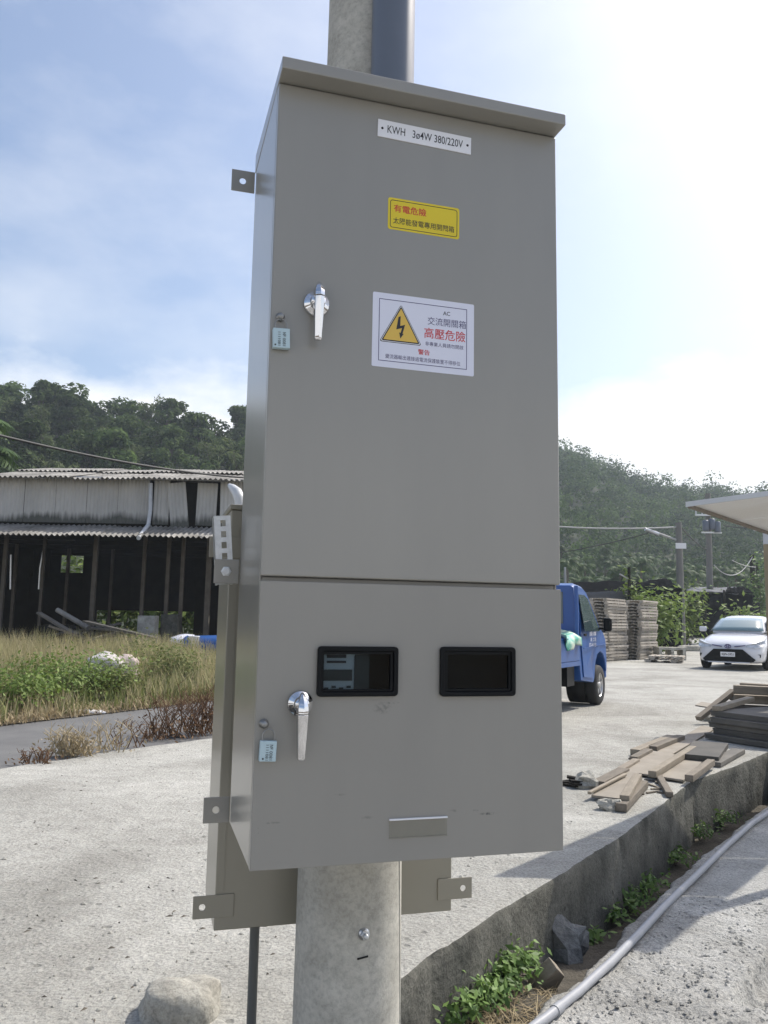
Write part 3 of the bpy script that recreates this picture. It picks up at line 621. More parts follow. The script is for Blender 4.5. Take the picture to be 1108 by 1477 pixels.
sy3 = tri(.2565, .9734, .0790, .0732, .004, Y0 - .0010, M_ink, 'triangle_outline')
sy4 = tri(.2565, .9756, .0716, .0666, .002, Y0 - .00125, M_amber, 'triangle_field')
bz = [(-.0062, .048), (-.0018, .050), (-.0025, .030), (.0075, .0335), (.0025, .0145), (.0052, .0150), (-.0018, .0045), (-.0045, .0165), (-.0016, .0158), (.0012, .0262), (-.0105, .0220)]
MB().prism([(.2575 + x, .9760 + z) for x, z in reversed(bz)], Y0 - .0017, Y0 - .0015).build('lightning_bolt', M_ink, pn)
yt = Y0 - .0007
text('AC', .0150, .0085, M_ink, pn, (.3520, yt, 1.0437), 0, bold=.01)
text('交流開關箱', .0817, .0165, M_navy, pn, (.3530, yt, 1.0245))
text('高壓危險', .0875, .0220, M_red, pn, (.3490, yt, .9990), bold=.006)
text('非專業人員請勿開啟', .0810, .0088, M_navy, pn, (.3480, yt, .9768))
text('警告', .0245, .0112, M_red, pn, (.3050, yt, .9583), bold=.01)
text('變流器輸出連接過電流保護裝置不得移位', .1560, .0092, M_navy, pn, (.3040, yt, .9425))
ch = MB().box(.249, .3602, Y0 - .0035, Y0 - .0005, .0415, .0745).build('card_holder', M_acry, cab, .0008)
MB().box(.2485, .3607, Y0 - .005, Y0 - .0004, .0720, .0750).build('top_rail', M_white, ch, .0006)
MB().box(.2485, .3607, Y0 - .0048, Y0 - .0006, .0405, .0425).build('bottom_rail', M_acry, ch, .0004)
# mounting tabs on the back edge
def plate_with_hole(mb, x0, x1, z0, z1, y0, y1, cx, cz, r, rc, n=24):
    outer = []; 
    for i in range(n):
        a = 2 * math.pi * i / n; dx, dz = math.cos(a), math.sin(a)
        tx = ((x1 - cx) / dx if dx > 0 else (x0 - cx) / dx) if abs(dx) > 1e-6 else 9; tz = ((z1 - cz) / dz if dz > 0 else (z0 - cz) / dz) if abs(dz) > 1e-6 else 9
        t = min(tx, tz); outer.append((cx + dx * t, cz + dz * t))
    cor = [(x0, z0), (x1, z0), (x1, z1), (x0, z1)]
    for q in cor:
        i = min(range(n), key=lambda k: (outer[k][0] - q[0]) ** 2 + (outer[k][1] - q[1]) ** 2); outer[i] = q
    inn = [(cx + r * math.cos(2 * math.pi * i / n), cz + r * math.sin(2 * math.pi * i / n)) for i in range(n)]
    return ring(mb, outer, inn, y0, y1)
def tab(par, x0, x1, zc, hx, y, m=M_paint, bolt=False, hh=.0265):
    t = plate_with_hole(MB(), x0, x1, zc - hh, zc + hh, y - .003, y, hx, zc, .0075, .004).build('mounting_tab', m, par, .0012)
    if bolt:
        MB().lathe([(0, 0), (.0115, 0), (.0115, .0015), (.0078, .002), (.0078, .0065), (.0, .0066)], 6, Matrix.Translation((hx, y - .003, zc)) @ Matrix.Rotation(R(90), 4, 'X'), False).build('bolt', M_galv, t)
    return t
for zc, bo in ((1.448, False), (.5325, True), (.0270, False)):
    tab(cab, -.056, -.002, zc, -.030, CDp + .0, bolt=bo)
    tab(cab, CW + .002, CW + .056, zc, CW + .030, CDp)

# ------------------------------------------------------------------ concrete pole, conduits, rear cabinet, strut
PX, PY = .306, .506
pw = CM @ Vector((PX, PY, 0)); pole = empty('concrete_pole', (pw.x, pw.y, -.42), YAW, 'thick round grey concrete pole carrying the meter cabinet', 'utility pole')
def prad(z): return .1300 - (z + .42) / 150
prof_ = [(prad(z), z + .42) for z in np.linspace(-.45, 8.2, 34)] + [(0, 8.62)]
MB().lathe(prof_, 64).build('shaft', M_pole, pole)
def on_pole(px, py, lift=0.):
    q = ray(px, py); o = Vector((0, 0, CAMZ)) - Vector((pw.x, pw.y, 0)); a = q.x**2 + q.y**2; bb = 2 * (q.x * o.x + q.y * o.y)
    r = .125
    for _ in range(3):
        c = o.x**2 + o.y**2 - r * r; t = (-bb - math.sqrt(max(0, bb * bb - 4 * a * c))) / (2 * a); r = prad(CAMZ + q.z * t) + lift
    return Vector((0, 0, CAMZ)) + q * t
# casting seam and bolt
P0, P1 = on_pole(576.0, 1262), on_pole(576.5, 1474); iv = pole.matrix_world.inverted() if False else (Matrix.Translation((pw.x, pw.y, -.42)) @ Matrix.Rotation(YAW, 4, 'Z')).inverted()
d_ = (P1 - P0).normalized(); MB().tube([iv @ (P0 - d_ * .12), iv @ (P1 + d_ * .25)], .0022, 6).build('casting_seam', M_pole, pole)
bp_ = on_pole(525, 1347); nb = (bp_ - Vector((pw.x, pw.y, bp_.z))).normalized(); Mb = Matrix.Translation(iv @ bp_) @ Matrix.Rotation(-YAW, 4, 'Z') @ nb.to_track_quat('Z', 'Y').to_matrix().to_4x4()
bo = MB().lathe([(0, 0), (.013, 0), (.013, .003), (0, .003)], 24, Mb).build('bolt', M_galv, pole)
MB().lathe([(0, .003), (.010, .003), (.010, .011), (.0088, .012), (0, .012)], 6, Mb, False).build('nut', M_galv, bo); MB().lathe([(.0055, .012), (.0055, .021), (.0045, .022), (0, .022)], 16, Mb).build('thread', M_galv, bo)
bp_ = on_pole(523, 1381, -.001); Mb = Matrix.Translation(iv @ bp_) @ Matrix.Rotation(-YAW, 4, 'Z') @ nb.to_track_quat('Z', 'Y').to_matrix().to_4x4()
MB().box(-.0125, .0125, -.0018, .0018, -.001, .0025, Mb @ Matrix.Rotation(R(8), 4, 'Z')).build('slot', M_dark, pole)

q = At(565, 62, 2.0); pr = CM @ Vector((.339, .375, 0)); z0 = ZB + CH + .02
cv = MB(); cv.tube([(0, 0, 0), (0, 0, 5.4)], .0555, 36)
o = cv.build('pvc_conduit', M_pvc); o.location = (pr.x, pr.y, z0 - .3); tag(o, 'dark blue-grey plastic pipe running up the pole above the cabinet', 'pipe')

# rear cabinet behind the pole
RY0, RX0, RX1, RZ0, RZ1, RD = .640, .004, .617, -.320, .708, .28
rc = empty('rear_cabinet', CM @ Vector((0, RY0, RZ0)), YAW, 'beige steel cabinet hanging low behind the pole, its back towards us', 'electrical cabinet')
MB().box(RX0, RX1, 0, RD, 0, RZ1 - RZ0).build('body', M_paint2, rc, .003, 2)
MB().box(RX0 - .004, RX1 + .004, -.004, RD + .04, RZ1 - RZ0 + .0005, RZ1 - RZ0 + .014).build('hood', M_paint2, rc, .002)
MB().box(RX0 + .02, RX0 + .022, -.0015, .001, .03, .98).build('fold_line', M_paint2, rc)
for zc in (.058, .93):
    tab(rc, RX0 - .052, RX0 + .046, zc, RX0 - .030, -.001, M_paint2)
    tab(rc, RX1 - .040, RX1 + .056, zc - .002, RX1 + .031, -.001, M_paint2)
# pipe from the rear cabinet down to the ground
pd = CM @ Vector((.1195, .755, 0)); o = MB().tube([(0, 0, -.8), (0, 0, .44)], .0125, 20).build('down_pipe', M_pvcd); o.location = (pd.x, pd.y, .40)
tag(o, 'thin dark grey pipe dropping from the rear cabinet to the ground', 'pipe')
# flexible conduit from the top of the rear cabinet
pts = [At(px, py, Y) for px, py, Y in ((349, 760, 2.42), (347.5, 735, 2.42), (346, 720, 2.42), (342, 710, 2.43), (336, 704, 2.45), (331, 700, 2.47))]
o = MB().tube(pts, [.0165, .0165, .0165, .0155, .012, .006], 14).build('conduit_elbow', M_flex); tag(o, 'pale bent conduit end sticking up behind the cabinet on the left', 'conduit')
# slotted strut behind the bolted tab
sc_ = CM @ Vector((-.034, CDp + .006, .0)); s0 = CM @ Vector((-.0315, CDp + .012, .535)); s1 = CM @ Vector((-.0425, CDp + .012, .657))
st = empty('slotted_strut', s0, YAW, 'galvanised slotted channel bolted to the middle tab of the meter cabinet', 'strut')
L = (s1 - s0).length; ax = (CM.inverted().to_3x3() @ (s1 - s0)).normalized(); Ms = Matrix.Rotation(math.atan2(ax.x, ax.z), 4, 'Y')
web = MB(); w = .0180; xs = [-w, -.0045, .0070, w]; zz = [-.03]
for k in range(7): zz += [L - .017 - .0245 * (6 - k) - .007, L - .017 - .0245 * (6 - k) + .007]
zz = sorted([z for z in zz if z > -.03] + [-.03, L])
for k in range(len(zz) - 1):
    for i in range(3):
        if i == 1 and k % 2 == 1: continue
        web.box(xs[i], xs[i+1], -.0015, .0015, zz[k], zz[k+1], Ms)
web.build('web', M_galv, st)
MB().box(-w - .0005, -w + .0025, .0016, .05, -.03, L, Ms).build('flange', M_galv, st); MB().box(w - .0025, w + .0005, .0016, .05, -.03, L, Ms).build('flange', M_galv, st)

# ------------------------------------------------------------------ old shed on the left
SY = 24.0
shed = empty('old_shed', (-9, SY, 0), 0, 'old open-fronted shed with a grey corrugated roof and pale tin upper wall', 'shed')
def corr(x0, x1, p0, p1, amp, per, th=.012, sub=6, phase=0):
    """corrugated sheet between two edges: p(x, t) with waves along x; p0/p1 = (y, z) of its two edges"""
    n = max(4, int((x1 - x0) / per * sub)); vs = []; ny, nzv = (p1[1] - p0[1]), -(p1[0] - p0[0]); l = math.hypot(ny, nzv); ny, nzv = -ny / l, -nzv / l
    if nzv < 0: ny, nzv = -ny, -nzv
    for s in (0, -th):
        for (y, z) in (p0, p1):
            for i in range(n + 1):
                x = x0 + (x1 - x0) * i / n; a = amp * math.sin(2 * math.pi * (x + phase) / per) + s
                vs.append((x, y + ny * a, z + nzv * a))
    m = n + 1; fs = []
    for i in range(n):
        fs += [(i, i+1, m+i+1, m+i), (2*m+i+1, 2*m+i, 3*m+i, 3*m+i+1), (i+1, i, 2*m+i, 2*m+i+1), (m+i, m+i+1, 3*m+i+1, 3*m+i)]
    fs += [(0, m, 3*m, 2*m), (m+n, n, 2*m+n, 3*m+n)]
    return MB().add(vs, fs)
rs = random.Random(3)
def rot_about(o, c, ax, ang):
    o.matrix_world = Matrix.Translation(c) @ Matrix.Rotation(ang, 4, ax) @ Matrix.Translation(-Vector(c)) @ o.matrix_world
def part_world(mb, name, m, par, **k):
    mb.v = [tuple(Vector(v) - par.location) for v in mb.v]
    return mb.build(name, m, par, **k)
EAVE, RIDGE = (SY - .45, 5.12), (28.6, 6.28)
for i in range(11):
    x0 = -11.9 + i * .9; dz = rs.uniform(-.02, .03); jy = rs.uniform(-.10, .08)
    part_world(corr(x0, x0 + .96, (EAVE[0] + jy, EAVE[1] + dz), (26.1, 5.70 + dz), .028, .15), 'roof_sheet', M_asb, shed)
    part_world(corr(x0, x0 + .96, (25.95 + jy, 5.70 + dz + .035), (RIDGE[0], RIDGE[1] + dz), .028, .15), 'roof_sheet', M_asb, shed)
part_world(corr(-11.9, -2.0, (RIDGE[0] + .02, RIDGE[1]), (33.6, 5.0), .028, .15, sub=4), 'rear_roof', M_asb, shed)
part_world(MB().box(-18.5, -11.9, SY - .2, 33.5, 3.95, 4.0), 'side_roof', M_asb, shed)
# upper tin wall: sheets side by side, some of them slipped
def wallsheet(xa, xb, z0, z1, y, tiltx=0., pale=True):
    o = part_world(corr(xa, xb, (y, z0), (y, z1), .012, .11, .004, 4), 'wall_sheet', M_zinc, shed)
    if tiltx:
        c = Vector(((xa + xb) / 2 - shed.location.x, y - shed.location.y, z0 - shed.location.z)); o.matrix_basis = Matrix.Translation(c) @ Matrix.Rotation(tiltx, 4, 'Y') @ Matrix.Translation(-c)
    return o
xpx = lambda px, Y=SY: At(px, 730, Y).x
zw0, zw1 = At(170, 758, SY).z, At(170, 692, SY).z
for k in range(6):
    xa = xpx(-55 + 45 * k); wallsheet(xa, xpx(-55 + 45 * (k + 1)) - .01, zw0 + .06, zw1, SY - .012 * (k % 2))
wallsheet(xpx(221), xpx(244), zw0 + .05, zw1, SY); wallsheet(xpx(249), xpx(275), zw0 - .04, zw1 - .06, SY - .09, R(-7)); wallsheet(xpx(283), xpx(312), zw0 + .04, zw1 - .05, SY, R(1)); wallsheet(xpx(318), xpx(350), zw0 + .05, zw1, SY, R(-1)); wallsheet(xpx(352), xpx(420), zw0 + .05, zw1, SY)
part_world(MB().box(-12.4, -2.2, SY + .25, SY + .28, 3.6, 5.15), 'gap_dark_sheet', M_wdark, shed)  # near-black sheet standing in for the unlit interior behind the gaps
part_world(MB().box(-12.1, -2.0, SY - .08, SY - .03, zw1 + .0, zw1 + .07), 'eave_beam', M_wht, shed)
# lower lean-to roof
for i in range(14):
    x0 = -15.2 + i * .92; dz = rs.uniform(-.015, .015); jy = rs.uniform(-.05, .05)
    part_world(corr(x0, x0 + .97, (22.35 + jy, 3.32 + dz), (SY - .02, 3.76 + dz), .030, .15), 'lean_to_sheet', M_asb, shed)
# downpipe
part_world(MB().tube([At(217.5, 697, 23.85), At(217, 735, 23.85), At(214, 757, 23.7)], .06, 10), 'down_pipe', M_wht, shed)
part_world(MB().tube([At(214, 757, 23.7), At(200, 776, 22.3)], .06, 10), 'down_pipe', M_wht, shed)
# posts
for px, Y, w in ((4, 23.8, .05), (60, 25, .04), (135, 23.8, .06), (206, 24.6, .05), (241, 24.2, .05), (262, 24, .05), (300, 23.8, .07), (20, 28, .05), (96, 29, .05), (160, 30, .05)):
    x = At(px, 850, Y).x; part_world(MB().box(x - w, x + w, Y - w, Y + w, 0, 3.6), 'post', M_spost, shed)
part_world(MB().tube([At(66, 776, 25), At(58, 820, 25), At(56, 850, 25)], .03, 8), 'brace', M_galv, shed)
part_world(MB().tube([At(16, 800, 25), At(15, 850, 25)], .03, 8), 'brace', M_galv, shed)
for (a, b, y, nm) in ((214, 888, 23.0, 'pillar'), (247, 886, 23.6, 'pillar')):
    c = At(a, b, y); part_world(MB().box(c.x - .24, c.x + .24, y - .2, y + .25, 0, c.z), nm, M_conc2 if a < 230 else M_wall, shed, bevel=.02)
# dim back wall of boards with gaps, light-blocking sides
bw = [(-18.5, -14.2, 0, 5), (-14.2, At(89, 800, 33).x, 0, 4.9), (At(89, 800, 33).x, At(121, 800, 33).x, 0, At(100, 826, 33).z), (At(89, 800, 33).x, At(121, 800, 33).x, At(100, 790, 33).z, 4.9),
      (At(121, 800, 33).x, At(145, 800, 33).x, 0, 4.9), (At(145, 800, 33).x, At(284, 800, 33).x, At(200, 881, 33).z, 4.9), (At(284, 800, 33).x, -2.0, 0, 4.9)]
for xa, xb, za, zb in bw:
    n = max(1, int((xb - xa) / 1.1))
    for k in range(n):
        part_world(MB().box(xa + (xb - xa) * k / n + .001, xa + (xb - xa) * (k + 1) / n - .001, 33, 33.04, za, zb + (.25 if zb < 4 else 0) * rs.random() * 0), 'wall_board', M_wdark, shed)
for xa in (-18.5, -2.1): part_world(MB().box(xa - .03, xa + .03, SY + .3, 33, 0, 5.2), 'light_block_wall', M_wdark, shed)  # unseen walls added to keep light out of the shed
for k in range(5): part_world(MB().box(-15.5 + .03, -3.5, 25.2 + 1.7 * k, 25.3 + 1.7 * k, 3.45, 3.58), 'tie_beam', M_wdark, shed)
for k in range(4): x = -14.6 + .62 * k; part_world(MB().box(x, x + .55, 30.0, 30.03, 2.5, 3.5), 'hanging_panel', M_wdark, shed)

# clutter under the shed
def thing_mesh(mb, name, m, label, cat, group=None, **k):
    c = Vector(mb.v[0]); c = Vector((sum(v[0] for v in mb.v) / len(mb.v), sum(v[1] for v in mb.v) / len(mb.v), min(v[2] for v in mb.v)))
    mb.v = [tuple(Vector(v) - c) for v in mb.v]; o = mb.build(name, m, **k); o.location = c
    return tag(o, label, cat, group)
thing_mesh(MB().tube([At(83, 880, 22.6), At(128, 906, 22.0)], .07, 10), 'scrap_pipe', M_asb, 'long pale pipe leaning diagonally in the scrap under the shed', 'pipe')
pts = [At(158 + 24 * math.cos(a) , 918 + 9 * math.sin(a), 21.5) for a in np.linspace(0.3, 5.9, 26)]
thing_mesh(MB().tube(pts, .05, 8), 'hose_coil', M_wall, 'coil of thick grey hose in the scrap beneath the shed', 'hose')
for k in range(14):
    px, py = rs.uniform(100, 200), rs.uniform(908, 934); c = At(px, py, rs.uniform(20.5, 22.5)); a = rs.uniform(-.5, .5); l = rs.uniform(.4, 1.1)
    Mx = Matrix.Translation(c) @ Matrix.Rotation(rs.uniform(-.6, .6), 4, 'Z') @ Matrix.Rotation(a, 4, 'Y')
    thing_mesh(MB().box(-l, l, -.1, .1, -.025, .025, Mx), 'scrap_board', rs.choice([M_wood, M_form, M_form]), 'weathered board in the scrap heap at the front of the shed', 'board', 'boards in the scrap heap')
for k in range(9):
    c = At(rs.uniform(20, 110), rs.uniform(918, 932), 23.6)
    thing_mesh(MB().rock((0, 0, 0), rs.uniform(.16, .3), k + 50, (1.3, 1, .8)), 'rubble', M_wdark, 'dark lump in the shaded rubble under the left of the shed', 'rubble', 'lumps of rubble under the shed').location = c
c = At(299, 933, 20.5); thing_mesh(MB().lathe([(0, -.55), (.26, -.55), (.28, -.5), (.28, .5), (.26, .55), (0, .55)], 24, Matrix.Translation(c) @ Matrix.Rotation(R(88), 4, 'Y')), 'blue_drum', M_blue, 'blue plastic drum lying behind the tall grass under the shed', 'drum')
c = At(279.5, 927, 20.0); thing_mesh(MB().lathe([(0, -.16), (.115, -.16), (.13, .13), (.138, .14), (.138, .16), (.12, .16), (.10, -.12), (0, -.12)], 20, Matrix.Translation(c)), 'bucket', M_white, 'white bucket standing beside the blue drum at the shed', 'bucket')
c = At(264, 926, 20.6); thing_mesh(MB().rock(c, .3, 31, (1.1, .8, .6)), 'sack', M_paper, 'crumpled grey-white sack left of the white bucket', 'sack')
for i, (px, py, r, sd) in enumerate(((150, 962, .34, 5), (168, 966, .36, 9))):
    thing_mesh(MB().rock(At(px, py + 2, 12.6 + .2 * i), r * .80, sd, (1.3, .9, .85), .42, 18, 12), 'white_sack', mat('white_sack', (.52, .49, .47), .85, bump=.8, bscale=9, dist=.05) if i == 0 else mat('pink_sack', (.47, .39, .355), .85, bump=.8, bscale=9, dist=.05), ['white crumpled sack half sunk in the dry grass', 'pale pinkish sack lying right of the white one in the grass'][i], 'sack')

# ------------------------------------------------------------------ grasses (stuff)
def inpoly(x, y, poly):
    c = np.zeros(len(x), bool); n = len(poly)
    for i in range(n):
        x0, y0 = poly[i]; x1, y1 = poly[(i + 1) % n]
        k = ((y0 > y) != (y1 > y)) & (x < (x1 - x0) * (y - y0) / (y1 - y0 + 1e-12) + x0); c ^= k
    return c
def scatter(poly, n):
    p = np.array(poly); lo, hi = p.min(0), p.max(0); out = np.zeros((0, 2))
    while len(out) < n:
        q = RNG.uniform(lo, hi, (n * 2, 2)); out = np.concatenate([out, q[inpoly(q[:, 0], q[:, 1], poly)]])
    return out[:n]
def nzv(P, s, seed): return np.array([nz(a, b, s, seed) for a, b in P])
VERGE = [(-6.8, 4.6), (-3.95, 8.95), (-3.25, 10.15), (-2.35, 11.8), (-1.0, 14.7), (1.0, 18.5), (0.5, 21.8), (-14, 22.0), (-13, 8)]
P = scatter(VERGE, 60000); d = nzv(P, .55, 1); d2 = nzv(P, 1.7, 2)
# distance from the road edge: the front fringe is short and greener
def segdist(P, line):
    out = np.full(len(P), 9e9)
    for (x0, y0), (x1, y1) in zip(line[:-1], line[1:]):
        vx, vy = x1 - x0, y1 - y0; t = np.clip(((P[:, 0]-x0)*vx + (P[:, 1]-y0)*vy) / (vx*vx + vy*vy), 0, 1)
        out = np.minimum(out, np.hypot(P[:, 0]-x0-t*vx, P[:, 1]-y0-t*vy))
    return out
sd_ = segdist(P, B_LINE)
keep = RNG.uniform(0, 1, len(P)) < np.clip(.55 + d * 1.2, .12, 1); P, d, d2, sd_ = P[keep], d[keep], d2[keep], sd_[keep]
h = (.30 + .42 * np.clip(sd_ / 2.6, 0, 1) + .28 * d + .15 * d2) * RNG.uniform(.55, 1.25, len(P)); h = np.clip(h, .1, 1.1) * .86; rr0 = P[:, 0] / P[:, 1]; h = np.where((rr0 > (128 - 554) / FPX) & (rr0 < (192 - 554) / FPX) & (P[:, 1] > 10.0) & (P[:, 1] < 12.9), h * .42, h)
V, F = blades(np.column_stack([P, np.full(len(P), -.01)]), h, RNG.uniform(.010, .024, len(P)), RNG.uniform(.05, .55, len(P)))
tag(npmesh('dry_grass', V, F, M_dry, tint=np.repeat(np.clip(.45 + d2 * .9 + RNG.normal(0, .25, len(P)), 0, 1), 5)), kind='stuff')
g = (d2 > -.12) & (sd_ < 1.9) | (d2 > .1) & (sd_ < 4) | (d < -.12); Q = P[g]; Q = Q + RNG.normal(0, .05, Q.shape)
hh = (.22 + .18 * np.clip(sd_[g] / 2, 0, 1)) * RNG.uniform(.6, 1.3, len(Q))
V, F = blades(np.column_stack([Q, np.full(len(Q), -.01)]), hh, RNG.uniform(.014, .03, len(Q)), RNG.uniform(.1, .8, len(Q)))
tag(npmesh('green_grass', V, F, M_green, tint=np.repeat(RNG.uniform(0, 1, len(Q)), 5)), kind='stuff')
# straw litter along the road edge
P = scatter([(-6.6, 4.3), (-3.97, 8.7), (-3.29, 9.9), (-2.38, 11.6), (-1, 14.5), (-1.2, 14.8), (-2.6, 12), (-3.5, 10.4), (-4.3, 9.1), (-7, 4.6)], 3500)
V, F = blades(np.column_stack([P, np.full(len(P), -.01)]), RNG.uniform(.03, .14, len(P)), RNG.uniform(.01, .02, len(P)), RNG.uniform(.5, 2.5, len(P)))
tag(npmesh('straw_litter', V, F, M_straw, tint=np.repeat(RNG.uniform(0, 1, len(P)), 5)), kind='stuff')

def leafy(name, loc, rad, hgt, n, leaf, m, label, cat, group=None, seed=0, stems=6, stem_m=None, drop=.35):
    """bush of many leaves round a few stems: thing > stems, foliage"""
    t = empty(name, loc, random.random() * 6, label, cat, group); mb = MB(); tips = []
    for k in range(stems):
        a = random.random() * 6.28; r = rad * random.uniform(.2, .75); top = Vector((r * math.cos(a), r * math.sin(a), hgt * random.uniform(.55, 1)))
        mid = top * .5 + Vector((random.uniform(-.1, .1) * rad, random.uniform(-.1, .1) * rad, hgt * .08)); mb.tube([(0, 0, -.02), mid, top], [leaf * .10, leaf * .08, leaf * .04], 5, False); tips += [mid, top, (mid + top) / 2]
    mb.build('stems', stem_m or M_trunk, t)
    c = np.array([tuple(random.choice(tips)) for _ in range(n)]) + RNG.normal(0, 1, (n, 3)) * np.array([rad * drop, rad * drop, hgt * .17]); c[:, 2] = np.abs(c[:, 2])
    nr = c * np.array([1, 1, .6]) / max(rad, .01) + np.array([0, 0, .8]); nr /= np.linalg.norm(nr, axis=1)[:, None]
    V, F = leafquads(c, leaf, nr, .5); V[:, 2] = np.maximum(V[:, 2], .005)
    npmesh('foliage', V, F, m, t, np.repeat(RNG.uniform(0, 1, n), 4)); return t
def ground_px(px, py, z=0): v = G(px, py, z); return (v.x, v.y, z)
for i, (px, py, r, h, lab) in enumerate(((70, 1014, .6, .5, 'bright green weed bush second from the left at the road edge'), (110, 1012, .75, .55, 'largest bright green bush in the middle of the grassy road edge'), (28, 1028, .5, .45, 'green weed bush nearest the left edge of the road verge'),
                                  (165, 1006, .45, .4, 'low green weed patch below the pale sacks'), (235, 995, .6, .6, 'dark green weed bush right of the pale sacks'), (262, 996, .35, .35, 'small green weed clump by the road near the cabinet'), (205, 978, .5, .6, 'green bush behind the pale pinkish sack'))):
    leafy('green_weed', ground_px(px, py), r, h * 1.1, 1500, .032, M_leafy if i in (0, 1, 2) else M_green, lab, 'weed', 'green weeds in the road verge', stems=14)
def deadweed(loc, rad, hgt, n, label, m=M_brown):
    t = empty('dead_weed', loc, 0, label, 'dead plant', 'dead weeds along the courtyard edge'); mb = MB()
    for k in range(n):
        a = random.random() * 6.28; r0 = rad * random.random() ** .5 * .6; b = Vector((r0 * math.cos(a), r0 * math.sin(a) * .5, 0)); a2 = random.random() * 6.28; l = hgt * random.uniform(.4, 1.1)
        tip = b + Vector((math.cos(a2) * l * .6, math.sin(a2) * l * .4, l)); md = b.lerp(tip, .5) + Vector((random.uniform(-.05, .05), random.uniform(-.05, .05), .04)) ; mb.tube([b, md, tip], [.005, .004, .002], 4, False)
        for _ in range(3):
            s = md.lerp(tip, random.random()); mb.tube([s, s + Vector((random.uniform(-.1, .1), random.uniform(-.1, .1), random.uniform(.02, .12))) * (hgt / .3)], [.003, .0015], 3, False)
    mb.build('stems', m, t)
    nl = n * 5; c = np.column_stack([RNG.normal(0, rad * .5, nl), RNG.normal(0, rad * .28, nl), np.abs(RNG.normal(0, hgt * .35, nl))])
    V, F = leafquads(c, .022, None, .4); npmesh('dry_leaves', V, F, m, t, np.repeat(RNG.uniform(0, 1, nl), 4)); return t
for px, py, r, h, n, lab, m in ((262, 1060, .5, .36, 46, 'brown dead weed clump nearest the cabinet at the courtyard edge', M_brown), (296, 1056, .42, .45, 42, 'tall brown dead weeds just left of the rear cabinet', M_brown), (228, 1066, .3, .18, 20, 'small brown dead weed at the near end of the clump by the cabinet', M_brown),
                              (150, 1083, .4, .24, 14, 'sparse dead weeds in the middle of the courtyard edge', M_straw), (183, 1076, .4, .22, 10, 'thin dead stalks right of the sparse weeds on the courtyard edge', M_brown), (96, 1088, .25, .2, 40, 'pale straw tuft left of the sparse dead weeds', M_straw), (55, 1100, .2, .10, 14, 'low brown tuft at the left end of the courtyard edge', M_brown), (112, 1090, .2, .16, 18, 'straw-coloured tuft close beside the pale straw tuft', M_straw)):
    deadweed(ground_px(px, py), r, h, n, lab, m)
for px, py in ((12, 1040), (150, 1030)): pass
o = thing_mesh(MB().box(-.12, .12, -.08, .08, 0, .006, Matrix.Translation(G(263, 1060)) @ Matrix.Rotation(.5, 4, 'Z') @ Matrix.Rotation(.6, 4, 'Y')), 'paper_scrap', M_white, 'scrap of white paper in the brown dead weeds', 'litter')
o = thing_mesh(MB().rock(G(130, 1027), .1, 71, (2, 1, .3)), 'litter', M_white, 'crumpled white litter on the road edge in front of the weeds', 'litter')

# boulder at bottom left
g = G(258, 1489); thing_mesh(MB().rock((g.x - .028, g.y + .12, -.005), .112, 41, (1.12, .9, .92), .16, 30, 22), 'boulder', M_rock, 'pale squarish boulder on the courtyard at the bottom left', 'boulder')

# ------------------------------------------------------------------ lumber on the courtyard
def beam_px(a, b, w, hh, z0, m, name, label, cat, group=None, lift=0.):
    p, q = G(*a, z0), G(*b, z0); d = (q - p); L = d.length; ang = math.atan2(d.y, d.x)
    o = MB().box(0, L, -w / 2, w / 2, 0, hh).build(name, m, bevel=.004, seg=1); o.location = (p.x, p.y, z0); o.rotation_euler = (0, -lift, ang); return tag(o, label, cat, group)
GB = 'loose timber on the courtyard edge'
def board_px(c, z0, t, m, name, label, cat, group=GB):
    mb = MB(); q = [G(*p, z0) for p in c]
    a = [tuple(v) for v in q]; b_ = [(v.x, v.y, v.z + t) for v in q]
    cr = (q[1] - q[0]).cross(q[2] - q[0]).z
    if cr < 0: a.reverse(); b_.reverse()
    mb.hexa(a, b_); return thing_mesh(mb, name, m, label, cat, group, bevel=.002, seg=1)
board_px([(895, 1114), (986, 1128), (1016, 1098), (934, 1084)], .012, .016, M_ply, 'plywood_board', 'wide pale plywood board lying under two timber battens', 'board')
board_px([(946, 1087), (968, 1091), (1032, 1052), (1012, 1048)], .006, .014, M_ply, 'plywood_board', 'pale board running back toward the dark panel stack', 'board')
board_px([(853, 1150), (900, 1156), (922, 1117), (900, 1114)], .02, .016, M_ply, 'plywood_board', 'short pale board at the near end of the scattered timber', 'board')
beam_px((916, 1090), (968, 1068), .085, .055, .004, M_woodn, 'timber_beam', 'left one of two parallel timber beams lying farthest back', 'timber', GB)
beam_px((941, 1085), (982, 1068), .085, .055, .004, M_wood, 'timber_beam', 'right one of two parallel timber beams lying farthest back', 'timber', GB)
beam_px((914, 1100), (936, 1088), .07, .05, .004, M_wood, 'timber_beam', 'short weathered timber between the plywood board and the back beams', 'timber', GB)
beam_px((894, 1117), (918, 1102), .06, .045, .004, M_wood, 'timber_beam', 'short timber along the left edge of the wide plywood', 'timber', GB)
beam_px((941, 1122), (1000, 1084), .06, .05, .029, M_woodn, 'timber_beam', 'long timber batten lying along the middle of the wide plywood', 'timber', GB)
beam_px((994, 1128), (1026, 1104), .06, .05, .029, M_wood, 'timber_beam', 'grey batten on the right side of the wide plywood', 'timber', GB)
beam_px((901, 1159), (920, 1126), .06, .05, .037, M_woodn, 'timber_beam', 'timber offcut standing on the short pale board', 'timber', GB)
beam_px((896, 1171), (928, 1136), .07, .05, .004, M_wood, 'timber_beam', 'weathered beam nearest the camera beside the short board', 'timber', GB)
beam_px((850, 1146), (902, 1119), .025, .02, .042, M_woodn, 'timber_strip', 'thin pale strip across the left of the short board', 'timber', GB)
